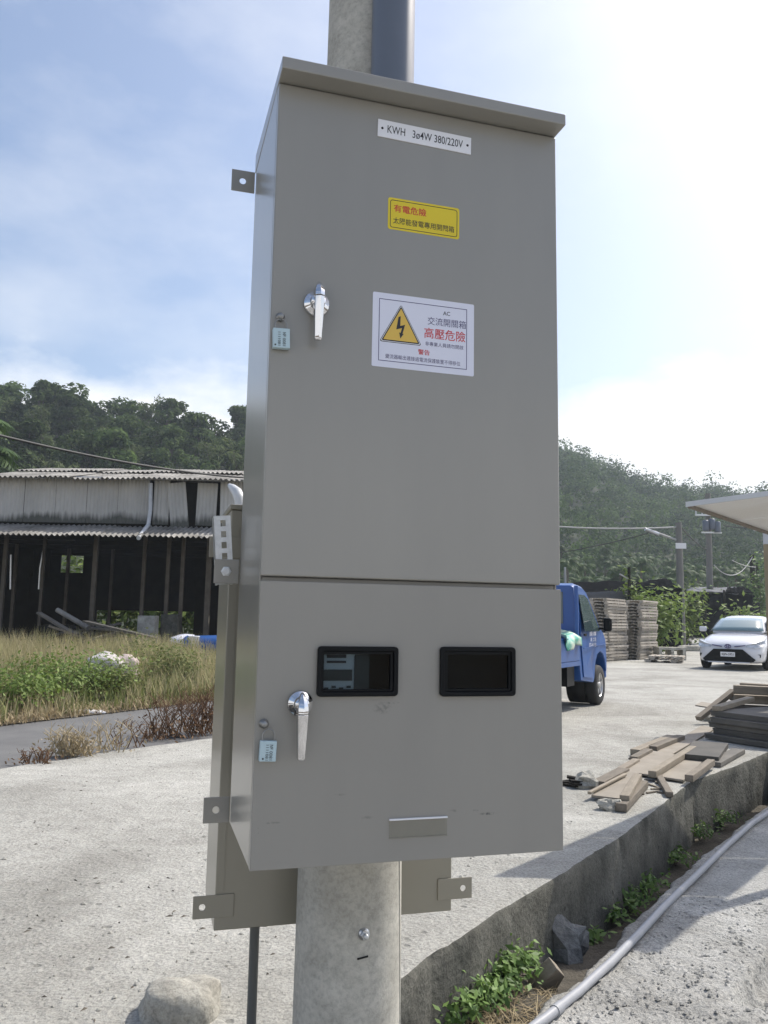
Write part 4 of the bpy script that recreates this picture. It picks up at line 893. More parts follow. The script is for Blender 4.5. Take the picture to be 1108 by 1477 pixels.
beam_px((863, 1137), (900, 1117), .09, .05, .004, M_wood, 'timber_beam', 'plank behind the thin pale strip', 'timber', GB)
beam_px((966, 1150), (951, 1124), .05, .035, .004, M_wood, 'timber_beam', 'small stick lying alone near the wall edge right of the boards', 'timber', GB)
board_px([(985, 1095), (1037, 1100), (1051, 1079), (1000, 1075)], .030, .045, M_form, 'shuttering_board', 'small dark board lying flat on the timber left of the stack', 'board')
beam_px((1030, 1106), (1066, 1086), .11, .04, .004, M_form, 'formwork_plank', 'dark plank beside the small dark panel', 'timber', GB)
for i, (px, py, r, lab) in enumerate(((848, 1136, .075, 'broken white-grey concrete lump left of the timber'), (878, 1168, .055, 'rough pale concrete lump at the near end of the timber'), (1022, 1040, .06, 'small pale stone in front of the far timbers'))):
    p = G(px, py); thing_mesh(MB().rock((p.x, p.y, r * .5), r, 80 + i, (1.3, .9, .8), .75, 11, 7, False), 'concrete_lump', M_rock, lab, 'rubble')
for i in range(7):
    p = G(822 + 4 * i, 1138 - rs.random() * 8); a = rs.uniform(0, 3)
    thing_mesh(MB().box(-.12, .12, -.03, .03, 0, .015, Matrix.Translation((p.x, p.y, .005 + .004 * i)) @ Matrix.Rotation(a, 4, 'Z') @ Matrix.Rotation(rs.uniform(-.15, .15), 4, 'Y')), 'bark_strip', M_wdark, 'dark scrap of bark beside the broken concrete lump', 'bark', 'bark scraps near the cabinet edge')
for i in range(22):
    p = G(rs.uniform(880, 1010), rs.uniform(1085, 1160)); l = rs.uniform(.03, .14)
    if (p.x - .656) * .81 - (p.y - 3.69) * .58 > -.08: continue
    thing_mesh(MB().box(-l, l, -.008, .008, .001, .010, Matrix.Translation((p.x, p.y, .002)) @ Matrix.Rotation(rs.uniform(0, 3.1), 4, 'Z') @ Matrix.Rotation(rs.uniform(-.05, .05), 4, 'Y')), 'wood_sliver', rs.choice([M_wood, M_woodn, M_form]), 'thin splinter of wood lying among the scattered boards', 'splinter', 'wood splinters among the boards')
# stack of dark formwork panels
s0_ = G(1021, 1066); fx = Vector((.52, -.854, 0)); fy = Vector((.636, .772, 0))
for k in range(5):
    off = s0_ + fx * rs.uniform(-.04, .05) + fy * rs.uniform(-.05, .06); L = 2.0; Wd = 1.25 if k < 4 else 1.15; z = .01 + k * .056
    q = [off, off + fx * L, off + fx * L + fy * Wd, off + fy * Wd]
    lab = ['lowest', 'second lowest', 'middle', 'second from the top', 'topmost'][k]
    pnl = empty('shuttering_board', (off.x, off.y, z), math.atan2(fx.y, fx.x), lab + ' dark shuttering board in the stack at the right edge', 'board', 'stacked shuttering boards')
    MB().box(0, L, 0, Wd, .036, .052).build('panel_sheet', M_form, pnl, .002, 1)
    for yy in (.0, Wd / 2 - .03, Wd - .06): MB().box(.01, L - .01, yy + .002, yy + .058, 0, .0355).build('rail', M_form, pnl)
p0 = s0_ + fx * .02 + fy * .05
o = MB().box(0, 1.2, -.045, .045, 0, .05).build('timber_plank', M_woodn, bevel=.004, seg=1); o.location = (p0.x + fx.x * .08, p0.y + fx.y * .08, .01 + 4 * .056 + .054); o.rotation_euler = (0, -.02, math.atan2(fy.y, fy.x)); tag(o, 'pale plank on the left edge of the panel stack', 'timber', GB)
p1 = s0_ + fx * .75 + fy * .25; o = MB().box(0, .8, -.05, .05, 0, .06).build('timber_plank', M_form, bevel=.004, seg=1); o.location = (p1.x, p1.y, .01 + 4 * .056 + .054); o.rotation_euler = (0, 0, math.atan2(fy.y, fy.x) - .3); tag(o, 'dark block lying on top of the panel stack at the right edge', 'timber', GB)
# timbers piled behind it
for k, (px0, py0, px1, z, m, lab) in enumerate(((1036, 1026, 1150, .01, M_wood, 'bottom front'), (1030, 1014, 1150, .01, M_wood, 'bottom rear'), (1046, 1020, 1160, .12, M_form, 'dark second-layer'), (1058, 1014, 1160, .24, M_wood, 'third-layer grey'), (1052, 1006, 1150, .24, M_form, 'third-layer dark'), (1058, 1008, 1160, .36, M_wood, 'topmost'), (1068, 1002, 1150, .36, M_wood, 'rear topmost'))):
    a = At(px0, 1000, 10.2 - .05 * k + (.45 if 'rear' in lab or k == 4 else 0)); b2 = At(px1, 1000, 9.9 - .05 * k + (.45 if 'rear' in lab or k == 4 else 0)); d = Vector((b2.x - a.x, b2.y - a.y, 0)); 
    o = MB().box(0, d.length, -.07, .07, 0, .10).build('timber_beam', m, bevel=.006, seg=1); o.location = (a.x, a.y, z); o.rotation_euler = (0, rs.uniform(-.012, .012), math.atan2(d.y, d.x)); tag(o, lab + ' beam of the timber pile behind the panel stack', 'timber', 'timber pile by the pillar')
a = At(1034, 1010, 10.0); o = MB().box(-.35, .35, -.04, .04, 0, .05).build('timber_beam', M_wood); o.location = (a.x, a.y, .2); o.rotation_euler = (0, -.45, .5); tag(o, 'short stick sloping down at the left end of the timber pile', 'timber', 'timber pile by the pillar')
board_px([(1003, 1018), (1022, 1021), (1030, 1016), (1012, 1013)], .004, .012, M_ply, 'plywood_board', 'small pale board lying flat in front of the timber pile', 'board')

# ------------------------------------------------------------------ conduit lying along the path, things in the ditch
pp = [(755, 1490), (770, 1477), (800, 1455), (835, 1425), (880, 1385), (920, 1345), (955, 1308), (1000, 1264), (1050, 1216), (1085, 1185), (1112, 1168), (1180, 1130), (1260, 1090)]
pts = []
for i in range(len(pp) - 1):
    for t in (0, .5): pts.append(G(pp[i][0] + (pp[i+1][0] - pp[i][0]) * t, pp[i][1] + (pp[i+1][1] - pp[i][1]) * t, -.222))
pts = [Vector((p.x, p.y, slab_z(p.x, p.y) * .3 + -.25 * .7 + .0185)) for p in pts]
o = MB().tube(pts, .0175, 18).build('grey_conduit', M_pvcl); tag(o, 'long grey plastic conduit lying along the edge of the concrete path', 'pipe')
jt = 4; d = (pts[jt + 1] - pts[jt]); MB().tube([pts[jt], pts[jt] + d.normalized() * .05], .0205, 18).build('coupling', M_pvcl, o)
g = G(818, 1392, -.38); thing_mesh(MB().rock((g.x - .02, g.y, -.33), .135, 23, (1.0, .8, 1.05), .75, 12, 8, False), 'ditch_rock', M_rockd, 'large angular grey rock in the shaded ditch against the wall', 'rock')
g = G(786, 1416, -.28); thing_mesh(MB().prism([(-.055, -.05), (.05, -.07), (.07, .03), (.01, .085), (-.045, .02)], -.03, .03, Matrix.Translation((g.x, g.y, -.27)) @ Matrix.Rotation(.5, 4, 'Z') @ Matrix.Rotation(.5, 4, 'X')), 'wood_block', M_woodn, 'broken pale wood block behind the weeds in the ditch', 'wood block', bevel=.004)
for i, (px, py, r, h, n, lab) in enumerate(((655, 1466, .14, .13, 700, 'leafy green weed nearest the pole at the foot of the wall'), (693, 1445, .13, .14, 700, 'leafy green weed second from the pole in the ditch'), (730, 1424, .12, .15, 620, 'tall leafy weed beside the pale wood block in the ditch'), (618, 1484, .13, .14, 600, 'low green weed at the bottom against the wall'), (752, 1402, .08, .10, 240, 'small weed between the tall weed and the dark rock'),
                                              (880, 1335, .12, .10, 260, 'shaded weed clump behind the dark rock'), (905, 1310, .14, .13, 300, 'bright shaded weed clump in the middle of the ditch'), (935, 1288, .12, .10, 220, 'dark weed farther up the ditch'), (975, 1245, .14, .1, 220, 'dark weed in the ditch below the stick'), (1010, 1210, .14, .1, 220, 'farthest dark weed in the ditch'), (1040, 1190, .14, .1, 220, 'dark weed at the far right end of the ditch'), (850, 1362, .09, .08, 160, 'little weed tucked right of the dark rock'))):
    z = -.31 if i < 5 else -.40; g = G(px, py, z); leafy('ditch_weed', (g.x, g.y, z), r, h, n, .019, M_leafd, lab, 'weed', 'weeds growing in the ditch', stems=8, drop=.42)
P = np.array([tuple(G(px, py, -.30))[:2] for px, py in zip(RNG.uniform(670, 800, 700), RNG.uniform(1432, 1495, 700))])
V, F = blades(np.column_stack([P, np.full(len(P), -.305)]), RNG.uniform(.01, .05, len(P)), RNG.uniform(.003, .007, len(P)), RNG.uniform(.8, 4, len(P)))
tag(npmesh('dead_grass_litter', V, F, M_straw, tint=np.repeat(RNG.uniform(0, 1, len(P)), 5)), kind='stuff')
for i in range(16):
    px, py = rs.uniform(745, 800), rs.uniform(1405, 1440); g = G(px, py, -.31); q = MB(); l = rs.uniform(.02, .045)
    q.add([(-l, 0, 0), (0, -l * .4, .012), (l, 0, .004), (0, l * .4, .016)], [(0, 1, 2, 3)], Matrix.Translation((g.x, g.y, -.295)) @ Matrix.Rotation(rs.uniform(0, 6), 4, 'Z') @ Matrix.Rotation(rs.uniform(-.6, .6), 4, 'X'))
    thing_mesh(q, 'dry_leaf', M_woodn if i % 2 else M_rust, 'dry brown leaf lying on the ditch soil beside the wood block', 'leaf', 'dry leaves in the ditch')
# grit and pebbles on the broken near part of the path and a few on the courtyard (stuff)
def pebbles(name, P, Z, size, m):
    n = len(P); base = np.array([(1,0,0),(-1,0,0),(0,1,0),(0,-1,0),(0,0,1),(0,0,-1)], float) ; fb = np.array([(0,2,4),(2,1,4),(1,3,4),(3,0,4),(2,0,5),(1,2,5),(3,1,5),(0,3,5)])
    V = base[None] * (1 + RNG.uniform(-.35, .35, (n, 6, 1))) * (size[:, None, None] * np.array([1, 1, .6])); an = RNG.uniform(0, 6.28, n); c, s = np.cos(an)[:, None], np.sin(an)[:, None]
    x, y = V[..., 0] * c - V[..., 1] * s, V[..., 0] * s + V[..., 1] * c
    V = np.stack([x + P[:, :1], y + P[:, 1:], V[..., 2] + Z[:, None]], -1).reshape(-1, 3); F = (np.arange(n) * 6)[:, None, None] + fb[None]
    return tag(npmesh(name, V, F.reshape(-1, 3), m), kind='stuff')
pts2 = []
while len(pts2) < 1500:
    px, py = rs.uniform(740, 1120), rs.uniform(1290, 1490); g = G(px, py, -.25)
    if nz(g.x, g.y, 5, 33) + rs.uniform(-.5, .5) > -.1 and (g.x - .643) * .82 - (g.y - 3.266) * .572 > .04: pts2.append((g.x, g.y))
P = np.array(pts2); Z = np.array([slab_z(x, y) for x, y in pts2]); sz = RNG.lognormal(math.log(.0042), .5, len(P)).clip(.0015, .014)
pebbles('path_grit', P, Z + sz * .2, sz, M_slab)
P = np.array([tuple(G(rs.uniform(0, 1108), rs.uniform(1000, 1480)))[:2] for _ in range(2200)]); ok = inpoly(P[:, 0], P[:, 1], poly); P = P[ok]
sz = RNG.lognormal(math.log(.003), .5, len(P)).clip(.0015, .011); pebbles('courtyard_grit', P, sz * .3, sz, M_court)
P = np.array([tuple(G(rs.uniform(0, 1108), rs.uniform(1020, 1480)))[:2] for _ in range(170)]); P = P[inpoly(P[:, 0], P[:, 1], poly)]; tv = []; tf = []
for q in P:
    a = rs.uniform(0, 3.14); l = rs.uniform(.004, .018); w = rs.uniform(.0008, .002); d = Vector((math.cos(a), math.sin(a), 0)); e = Vector((-d.y, d.x, 0)); c = Vector((q[0], q[1], .0)); k = len(tv)
    tv += [c - d * l - e * w, c + e * w * 2 - e * w, c + d * l, c - e * w * 2, c + Vector((0, 0, .004 + w * 1.5))]; tf += [(k, k+1, k+4), (k+1, k+2, k+4), (k+2, k+3, k+4), (k+3, k, k+4)]
tag(npmesh('twig_litter', np.array([tuple(v) for v in tv]), np.array(tf), M_twig), kind='stuff')

# ------------------------------------------------------------------ wheels shared by the vehicles
def wheel(par, x, y, r, w, spokes=5):
    side = 1 if y > 0 else -1; Mx = Matrix.Translation((x, y, r)) @ Matrix.Rotation(-side * R(90), 4, 'X')
    t = MB().lathe([(r * .62, w / 2), (r * .9, w / 2), (r * .98, w * .38), (r, w * .2), (r, -w * .2), (r * .98, -w * .38), (r * .9, -w / 2), (r * .6, -w / 2)], 32, Mx).build('wheel', M_tyre, par)
    m = MB().lathe([(r * .64, w * .42), (r * .60, w * .46), (r * .57, w * .40), (r * .55, w * .1), (0, w * .08)], 32, Mx); 
    for k in range(spokes): m.box(-.05 * r, .05 * r * 1, 0, r * .58, w * .2, w * .40, Mx @ Matrix.Rotation(2 * math.pi * k / spokes, 4, 'Z') )
    m.lathe([(r * .16, w * .2), (r * .15, w * .43), (0, w * .44)], 16, Mx); m.build('rim', M_alloy, t); return t
def loft(secs, m=None):
    """secs: list of (x, [(y, z)...]) half sections from the centre line top round to the bottom; mirrored"""
    mb = MB(); n = len(secs[0][1]); vs = []
    for x, h_ in secs:
        full = [(-y, z) for y, z in reversed(h_)] + [(y, z) for y, z in h_ ]
        vs += [(x, y, z) for y, z in full]
    k = 2 * n; fs = [(i*k+j, i*k+(j+1) % k, (i+1)*k+(j+1) % k, (i+1)*k+j) for i in range(len(secs)-1) for j in range(k)]
    fs += [tuple(range(k-1, -1, -1)), tuple(range((len(secs)-1)*k, len(secs)*k))]
    return mb.add(vs, fs, None, True)
# ------------------------------------------------------------------ blue pickup truck (x forward, y left)
hd_ = R(29); ff = Vector((math.sin(hd_), math.cos(hd_), 0)); rr_ = Vector((math.cos(hd_), -math.sin(hd_), 0))
wp = G(860, 1016); to = Vector((wp.x, wp.y, 0)) - ff * 1.02 - rr_ * .62
to = to - rr_ * .04 - ff * .03
trk = empty('pickup_truck', to, math.atan2(ff.y, ff.x), 'blue small pickup truck parked behind the cabinet, right side showing', 'truck')
HW = .74
prof_t = [(.0, .40), (.62, .34), (.68, .40), (.74, .60), (.86, .72), (1.02, .76), (1.18, .72), (1.29, .62), (1.34, .46), (1.37, .46), (1.385, .52), (1.385, .62), (1.37, .72), (1.33, .93), (1.22, 1.02), (1.04, 1.09), (.64, 1.58), (.44, 1.655), (.12, 1.675), (.0, 1.64)]
mb = MB(); secs_y = [(-HW, 1.0), (-HW * .985, 1.004), (0, 1.02), (HW * .985, 1.004), (HW, 1.0)]
n = len(prof_t); vs = []
for j, (y, k) in enumerate(((-HW, 0), (-HW + .05, .025), (0, .035), (HW - .05, .025), (HW, 0))):
    for x, z in prof_t:
        tum = max(0, z - 1.05) * .16; yy = y * (1 - tum / HW) if abs(y) > .5 else y
        bulge = .04 * (abs(y) < .5) * (1 if x > 1.4 else 0)
        vs.append((x + bulge, yy, z + (k if z > 1.0 else 0)))
fs = [(j*n+i, j*n+(i+1) % n, (j+1)*n+(i+1) % n, (j+1)*n+i) for j in range(4) for i in range(n)] + [tuple(range(n-1, -1, -1)), tuple(range(4*n, 5*n))]
mb.add(vs, fs).build('cab', M_bpaint, trk, .012, 2)
def side_pt(x, z, s=-1, off=.006):
    tum = max(0, z - 1.05) * .16; return (x, s * (HW - tum + off), z)
def side_panel(poly, name, m, par, s=-1, off=.006, th=.004):
    a = [side_pt(x, z, s, off) for x, z in poly]; b_ = [side_pt(x, z, s, off - th) for x, z in poly]; n = len(a)
    f = [tuple(range(n)), tuple(range(2*n-1, n-1, -1))] + [(i, i+n, (i+1) % n + n, (i+1) % n) for i in range(n)]
    return MB().add(a + b_, f).build(name, m, par)
for s in (-1, 1):
    dr = side_panel([(.10, .44), (.60, .40), (.64, .50), (.72, .66), (.86, .79), (.98, .82), (1.03, .96), (1.0, 1.07), (.63, 1.53), (.44, 1.59), (.12, 1.60)], 'door', M_bpaint, trk, s, .012, .010)
    side_panel([(.16, 1.05), (.96, 1.05), (.60, 1.50), (.44, 1.55), (.16, 1.55)], 'window', M_glass, dr, s, .016, .003)
    side_panel([(.10, .985), (.20, .985), (.20, 1.02), (.10, 1.02)], 'handle', M_black, dr, s, .03, .02)
    y = s * (HW + .13); mr = MB().box(.88, .95, y - .07, y + .05, 1.05, 1.24).build('mirror', M_black, trk, .03, 3); MB().box(.895, .935, min(s * (HW - .02), y), max(s * (HW - .02), y), 1.07, 1.10).build('arm', M_black, mr)
    MB().box(1.25, 1.375, s * (HW - .12) - .10, s * (HW - .12) + .128, .74, .93).build('headlight', M_lamp, trk, .03, 3)
    MB().lathe([(0, 0), (.285, 0), (.285, .26), (0, .26)], 24, Matrix.Translation((1.02, s * (HW - .30) - .13, .30)) @ Matrix.Rotation(R(-90), 4, 'X')).build('wheel_well_shade', M_dark, trk)  # black disc standing in for the shaded wheel well
    wheel(trk, 1.02, s * (HW - .085), .282, .165); wheel(trk, -1.5, s * (HW - .085), .282, .165)
    side_panel([(.10, .82), (1.3, .86), (1.3, .868), (.10, .828)], 'crease', M_bpaint, trk, s, .018, .012)
    wt_ = text('自用小貨車', .34, .062, M_white, dr, (0, 0, 0), M0=Matrix.Translation((0.57, s * (HW + .016), 1.015)) @ Matrix.Rotation(R(180) if s > 0 else 0, 4, 'Z'))
    text('高 工程', .30, .055, M_white, dr, (0, 0, 0), M0=Matrix.Translation((0.59, s * (HW + .016), .935)) @ Matrix.Rotation(R(180) if s > 0 else 0, 4, 'Z'))
    text('07-H1133', .36, .055, M_white, dr, (0, 0, 0), M0=Matrix.Translation((0.55, s * (HW + .016), .860)) @ Matrix.Rotation(R(180) if s > 0 else 0, 4, 'Z'))
ws_ = MB().hexa([(1.06, -.60, 1.12), (1.06, .60, 1.12), (.68, .54, 1.60), (.68, -.54, 1.60)], [(1.08, -.60, 1.14), (1.08, .60, 1.14), (.70, .54, 1.62), (.70, -.54, 1.62)]).build('windscreen', M_glass, trk)
MB().box(1.33, 1.42, -HW + .01, HW - .01, .36, .58).build('bumper', M_bpaint, trk, .03, 3)
MB().box(-.012, -.001, -.5, .5, 1.15, 1.58).build('rear_window', M_glass, trk)
for y in (-HW + .02, HW - .07): MB().box(-.05, -.004, y, y + .05, .62, 1.66).build('rear_post', M_bpaint, trk, .008)
MB().box(-2.3, -.05, -HW, HW, .60, .66).build('bed_floor', M_bpaint, trk)
MB().box(-2.3, -.06, -HW, -HW + .03, .665, .96).build('side_gate', M_bpaint, trk, .006); MB().box(-2.3, -.06, HW - .03, HW, .665, .96).build('side_gate', M_bpaint, trk, .006); MB().box(-2.33, -2.302, -HW, HW, .62, .96).build('tail_gate', M_bpaint, trk, .006)
MB().box(-2.2, .9, -.36, -.28, .40, .59).box(-2.2, .9, .28, .36, .40, .59).build('chassis_rail', M_dark, trk)
MB().box(-.45, -.12, -HW + .06, -HW + .34, .34, .585).build('battery_box', M_black, trk)
tm = MB(); nx_, ny_ = 9, 8
pt_ = [[(-.08 - .75 * i / 8, -HW - .025 - .035 * math.sin(i * 1.7) * (j / 7), 1.0 + .04 * math.sin(i * .9 + .5) - (.13 + .05 * math.sin(i * 1.3)) * j / 7) if j > 2 else (-.08 - .75 * i / 8, -HW + .22 - .245 * j / 2.6, 1.0 + .04 * math.sin(i * .9 + .5) + .03 * math.sin(j * 2 + i)) for j in range(8)] for i in range(9)]
tm.add([p for r in pt_ for p in r], [(i*8+j, i*8+j+1, (i+1)*8+j+1, (i+1)*8+j) for i in range(8) for j in range(7)], None, True)
TM = Matrix.Translation(to) @ Matrix.Rotation(math.atan2(ff.y, ff.x), 4, 'Z'); tm.v = [tuple(TM @ Vector(v)) for v in tm.v]
tp = thing_mesh(tm, 'tarpaulin', M_tarp, 'crumpled teal and white tarpaulin hanging over the truck bed side', 'tarpaulin'); q = tp.modifiers.new('thick', 'SOLIDIFY'); q.thickness = .01

# ------------------------------------------------------------------ white car facing us
hc = R(35); cf = Vector((-math.sin(hc), -math.cos(hc), 0)); cr_ = Vector((-math.cos(hc), math.sin(hc), 0))    # forward, its right
cw = G(1022, 963); co_ = Vector((cw.x, cw.y, 0)) - cf * 1.30 - cr_ * .74
car = empty('white_car', co_, math.atan2(cf.y, cf.x), 'white sedan parked facing us on the courtyard at the right', 'car')
def bs(x, w, zb, zs, zt): return (x, [(w * .02, zt), (w * .55, zt - .006), (w * .86, zt - .04), (w * .985, zs), (w, (zs + zb) / 2 + .06), (w * .99, zb + .10), (w * .93, zb), (w * .02, zb)])
body = loft([bs(2.24, .52, .26, .50, .62), bs(2.16, .70, .20, .54, .70), bs(2.0, .80, .18, .60, .79), bs(1.75, .835, .17, .68, .86), bs(1.4, .85, .17, .76, .93), bs(1.0, .85, .17, .82, 1.00), bs(.3, .85, .17, .84, 1.00), bs(-.6, .85, .17, .86, 1.01), bs(-1.3, .845, .17, .88, 1.03), bs(-1.8, .82, .19, .90, 1.05), bs(-2.1, .76, .24, .86, 1.02), bs(-2.2, .66, .30, .78, .95)]).build('body', M_wpaint, car, sub=1)
def cs(x, zt, wt, wb, zb=.95): return (x, [(wt * .02, zt), (wt * .7, zt - .008), (wt * .94, zt - .035), (wt * .5 + wb * .5, (zt + zb) / 2), (wb, zb), (wb * .02, zb)])
cabn = loft([cs(1.12, 1.0, .60, .70), cs(.95, 1.10, .62, .74), cs(.45, 1.40, .58, .77), (cs(.1, 1.47, .57, .78)), cs(-.4, 1.485, .57, .78), cs(-.9, 1.45, .56, .77), cs(-1.35, 1.28, .54, .74), cs(-1.75, 1.04, .52, .70)]).build('roof', M_wpaint, car, sub=1)
def bez(a, b_, t): return [a[i] + (b_[i] - a[i]) * t for i in range(3)]
ws = MB(); g_ = []
for i in range(7):
    for j in range(5):
        t, v = i / 6 * 2 - 1, j / 4; y = t * (.68 - .14 * v); x = 1.135 - .66 * v - .10 * t * t * (1 - .3 * v); z = 1.045 + .345 * v - .012 * t * t + .02 * math.sin(math.pi * v); g_.append((x, y, z))
ws.add(g_, [(i*5+j, (i+1)*5+j, (i+1)*5+j+1, i*5+j+1) for i in range(6) for j in range(4)], None, True); wsc = ws.build('windscreen', M_glassl, car)
q = wsc.modifiers.new('thick', 'SOLIDIFY'); q.thickness = .012; q.offset = 0
for s in (-1, 1):
    def sp3(x, z): f_ = (z - .95) / .5; return (x, s * (.79 - .19 * f_ - .02 * (x > .6) * (x - .6)), z)
    for pl3, nm in (([(.88, 1.02), (.02, 1.02), (.02, 1.36), (.40, 1.33)], 'front_window'), ([(-.06, 1.02), (-.85, 1.03), (-1.12, 1.10), (-.82, 1.34), (-.06, 1.37)], 'rear_window')):
        a = [sp3(x, z) for x, z in pl3]; b_ = [(x, y - s * .01, z) for x, y, z in a]; k = len(a)
        MB().add(a + b_, [tuple(range(k)), tuple(range(2*k-1, k-1, -1))] + [(i, i+k, (i+1) % k + k, (i+1) % k) for i in range(k)]).build(nm, M_glass, car)
    mi = MB().box(.70, .82, s * .98 - .10, s * .98 + .10, 1.00, 1.14).build('mirror', M_wpaint, car, .035, 3); MB().box(.72, .78, min(s * .80, s * .95), max(s * .80, s * .95), 1.0, 1.04).build('arm', M_black, mi)
    hl = [(2.125, .40, .665), (2.05, .58, .715), (1.90, .735, .765), (1.70, .80, .80), (1.76, .81, .70), (1.96, .765, .615), (2.09, .64, .585), (2.16, .42, .605)]
    k = len(hl); a = [(x + .065, s * (y + .035), z) for x, y, z in hl]; b_ = [(x - .04, s * y * .97, z) for x, y, z in hl]
    if s < 0: a.reverse(); b_.reverse()
    cen = [tuple(sum(v[i] for v in a) / k + (.02 if i == 0 else 0) for i in range(3))]
    hl_o = MB().add(a + b_ + cen, [(i, (i+1) % k, 2*k) for i in range(k)] + [(i, i+k, (i+1) % k + k, (i+1) % k) for i in range(k)]).build('headlight', M_lamp, car)
    MB().hexa([(2.20, s * .16, .635), (2.215, s * .16, .61), (2.165, s * .42, .648), (2.16, s * .42, .668)], [(2.25, s * .16, .635), (2.262, s * .16, .61), (2.20, s * .42, .648), (2.195, s * .42, .668)]).build('grille_bar', M_navy, car)
    f = [(2.13, .60, .33), (2.03, .755, .35), (2.03, .76, .43), (2.12, .67, .43)]
    a = [(x + .03, s * (y + .01), z) for x, y, z in f]; b_ = [(x - .03, s * y * .97, z) for x, y, z in f]
    if s < 0: a.reverse(); b_.reverse()
    MB().hexa(b_, a).build('fog_lamp_recess', M_black, car)
    for x in (1.30, -1.28):
        MB().lathe([(0, 0), (.345, 0), (.345, .10), (0, .10)], 28, Matrix.Translation((x, s * .79 - .0 + (.045 if s < 0 else -.045) , .31)) @ Matrix.Rotation(-s * R(90), 4, 'X')).build('wheel_well_shade', M_dark, car)  # black disc as the shade round the tyre
        wheel(car, x, s * .785, .305, .19, 7)
# grille mouth, plate, emblem
gr = [(2.215, -.36, .555), (2.215, .36, .555), (2.15, .66, .29), (2.16, .60, .23), (2.16, -.60, .23), (2.15, -.66, .29)]
a = [(x + .065, y, z) for x, y, z in gr]; b_ = [(x - .10, y, z) for x, y, z in gr]; k = 6
gl = MB().add(a + b_, [tuple(range(k)), tuple(range(2*k-1, k-1, -1))] + [(i, i+k, (i+1) % k + k, (i+1) % k) for i in range(k)]).build('grille', M_black, car)
MB().box(2.19, 2.262, -.52, .52, .195, .225).build('lower_lip', M_wpaint, car, .01)
MB().box(2.27, 2.30, -.185, .185, .355, .485).build('plate_holder', M_black, car); npl = MB().box(2.3005, 2.308, -.18, .18, .36, .48).build('number_plate', M_white, car)
text('RBN-5951', .30, .07, M_ink, npl, (0, 0, 0), bold=.02, M0=Matrix.Translation((2.3095, 0, .42)) @ Matrix.Rotation(R(90), 4, 'Z'))
em = MB()
for rx, rz, zc in ((.075, .052, 0), (.026, .050, 0), (.055, .022, .022)):
    em.tube([(2.268, rx * math.cos(2*math.pi*k/24), .63 + zc + rz * math.sin(2*math.pi*k/24)) for k in range(25)], .009, 6, False)
em.build('emblem', M_navy, car)

# ------------------------------------------------------------------ pallets in stacks
cP = R(36); ang = -(math.pi / 2 - cP)      # right-hand faces look toward the sun
def pallet_mesh(L, B, h):
    mb = MB(); nb = 6
    for k in range(nb): x = -L / 2 + L * k / nb; mb.box(x + .01, x + L / nb - .012, -B / 2, B / 2, h * .70, h * .96)
    for y in (-B / 2, -.045, B / 2 - .09): mb.box(-L / 2 + .02, -L / 2 + .11, y, y + .09, h * .16, h * .70).box(L / 2 - .11, L / 2 - .02, y, y + .09, h * .16, h * .70)
    for x in (-L / 2 - .003, L / 2 - .017): mb.box(x, x + .02, -B / 2, B / 2, h * .40, h * .93)
    for x in (-L / 2, -.05, L / 2 - .1): mb.box(x, x + .1, -B / 2, B / 2, 0.0, h * .16)
    return mb
PH = .0985
ORD = ['', 'second lowest', 'third lowest', 'fourth lowest', 'fifth lowest', 'sixth lowest', 'seventh lowest', 'eighth lowest', 'ninth lowest', 'tenth lowest', 'tenth from top', 'ninth from top', 'eighth from top', 'seventh from top', 'sixth from top', 'fifth from top', 'fourth from top', 'third from top', 'second from top', '']
pm = pallet_mesh(.55, 1.7, PH).build('wooden_pallet', M_pallet); pm2 = pallet_mesh(.55, 1.7, PH).build('wooden_pallet', M_pallet2)
first = {0: True, 1: True}
def stack(px, Y, n, name, kind=0, ax=0.):
    c = At(px, 945, Y)
    for k in range(n):
        src = (pm, pm2)[kind]
        if first[kind]: o = src; first[kind] = False
        else: o = src.copy(); COL.objects.link(o)
        o.location = (c.x + rs.uniform(-.03, .03) + ax * k, c.y + rs.uniform(-.03, .03), .002 + k * PH); o.rotation_euler = (0, 0, -cP + R(0) + rs.uniform(-.03, .03) + R(0))
        tag(o, ('bottom' if k == 0 else 'topmost' if k == n - 1 else ORD[k]) + ' weathered wooden pallet of the ' + name, 'pallet', 'pallets in the ' + name)
stack(880, 26.6, 20, 'tall stack just right of the truck')
stack(924, 28.2, 20, 'tall stack farther right beside the hedge', 0, .004)
stack(838, 27.8, 20, 'stack half hidden behind the truck cab', 1)
stack(906, 29.3, 20, 'shaded stack standing between the two front stacks', 1)
stack(858, 25.6, 9, 'low stack seen past the truck bonnet')
c = At(958, 950, 26.2); o = pm.copy(); COL.objects.link(o); o.location = (c.x, c.y, .003); o.rotation_euler = (0, 0, -.5); o.scale = (1.8, .72, 1.1); tag(o, 'single pallet lying flat on the ground right of the stacks', 'pallet', 'flat pallets by the stacks')
o = pm.copy(); COL.objects.link(o); o.location = (c.x + .1, c.y, .003 + PH * 1.1); o.rotation_euler = (.0, 0, -.42); o.scale = (1.8, .72, 1); tag(o, 'pallet lying on top of the flat single one', 'pallet', 'flat pallets by the stacks')
c = At(966, 945, 28); thing_mesh(door_with_holes([(-.35, -.05, .06, .34), (.05, .35, .06, .34)], -.45, .45, 0, .42, -.3, .3).add([], []), 'concrete_block', M_rock, 'pale hollow block standing behind the flat pallets', 'block').location = (c.x, c.y, 0)

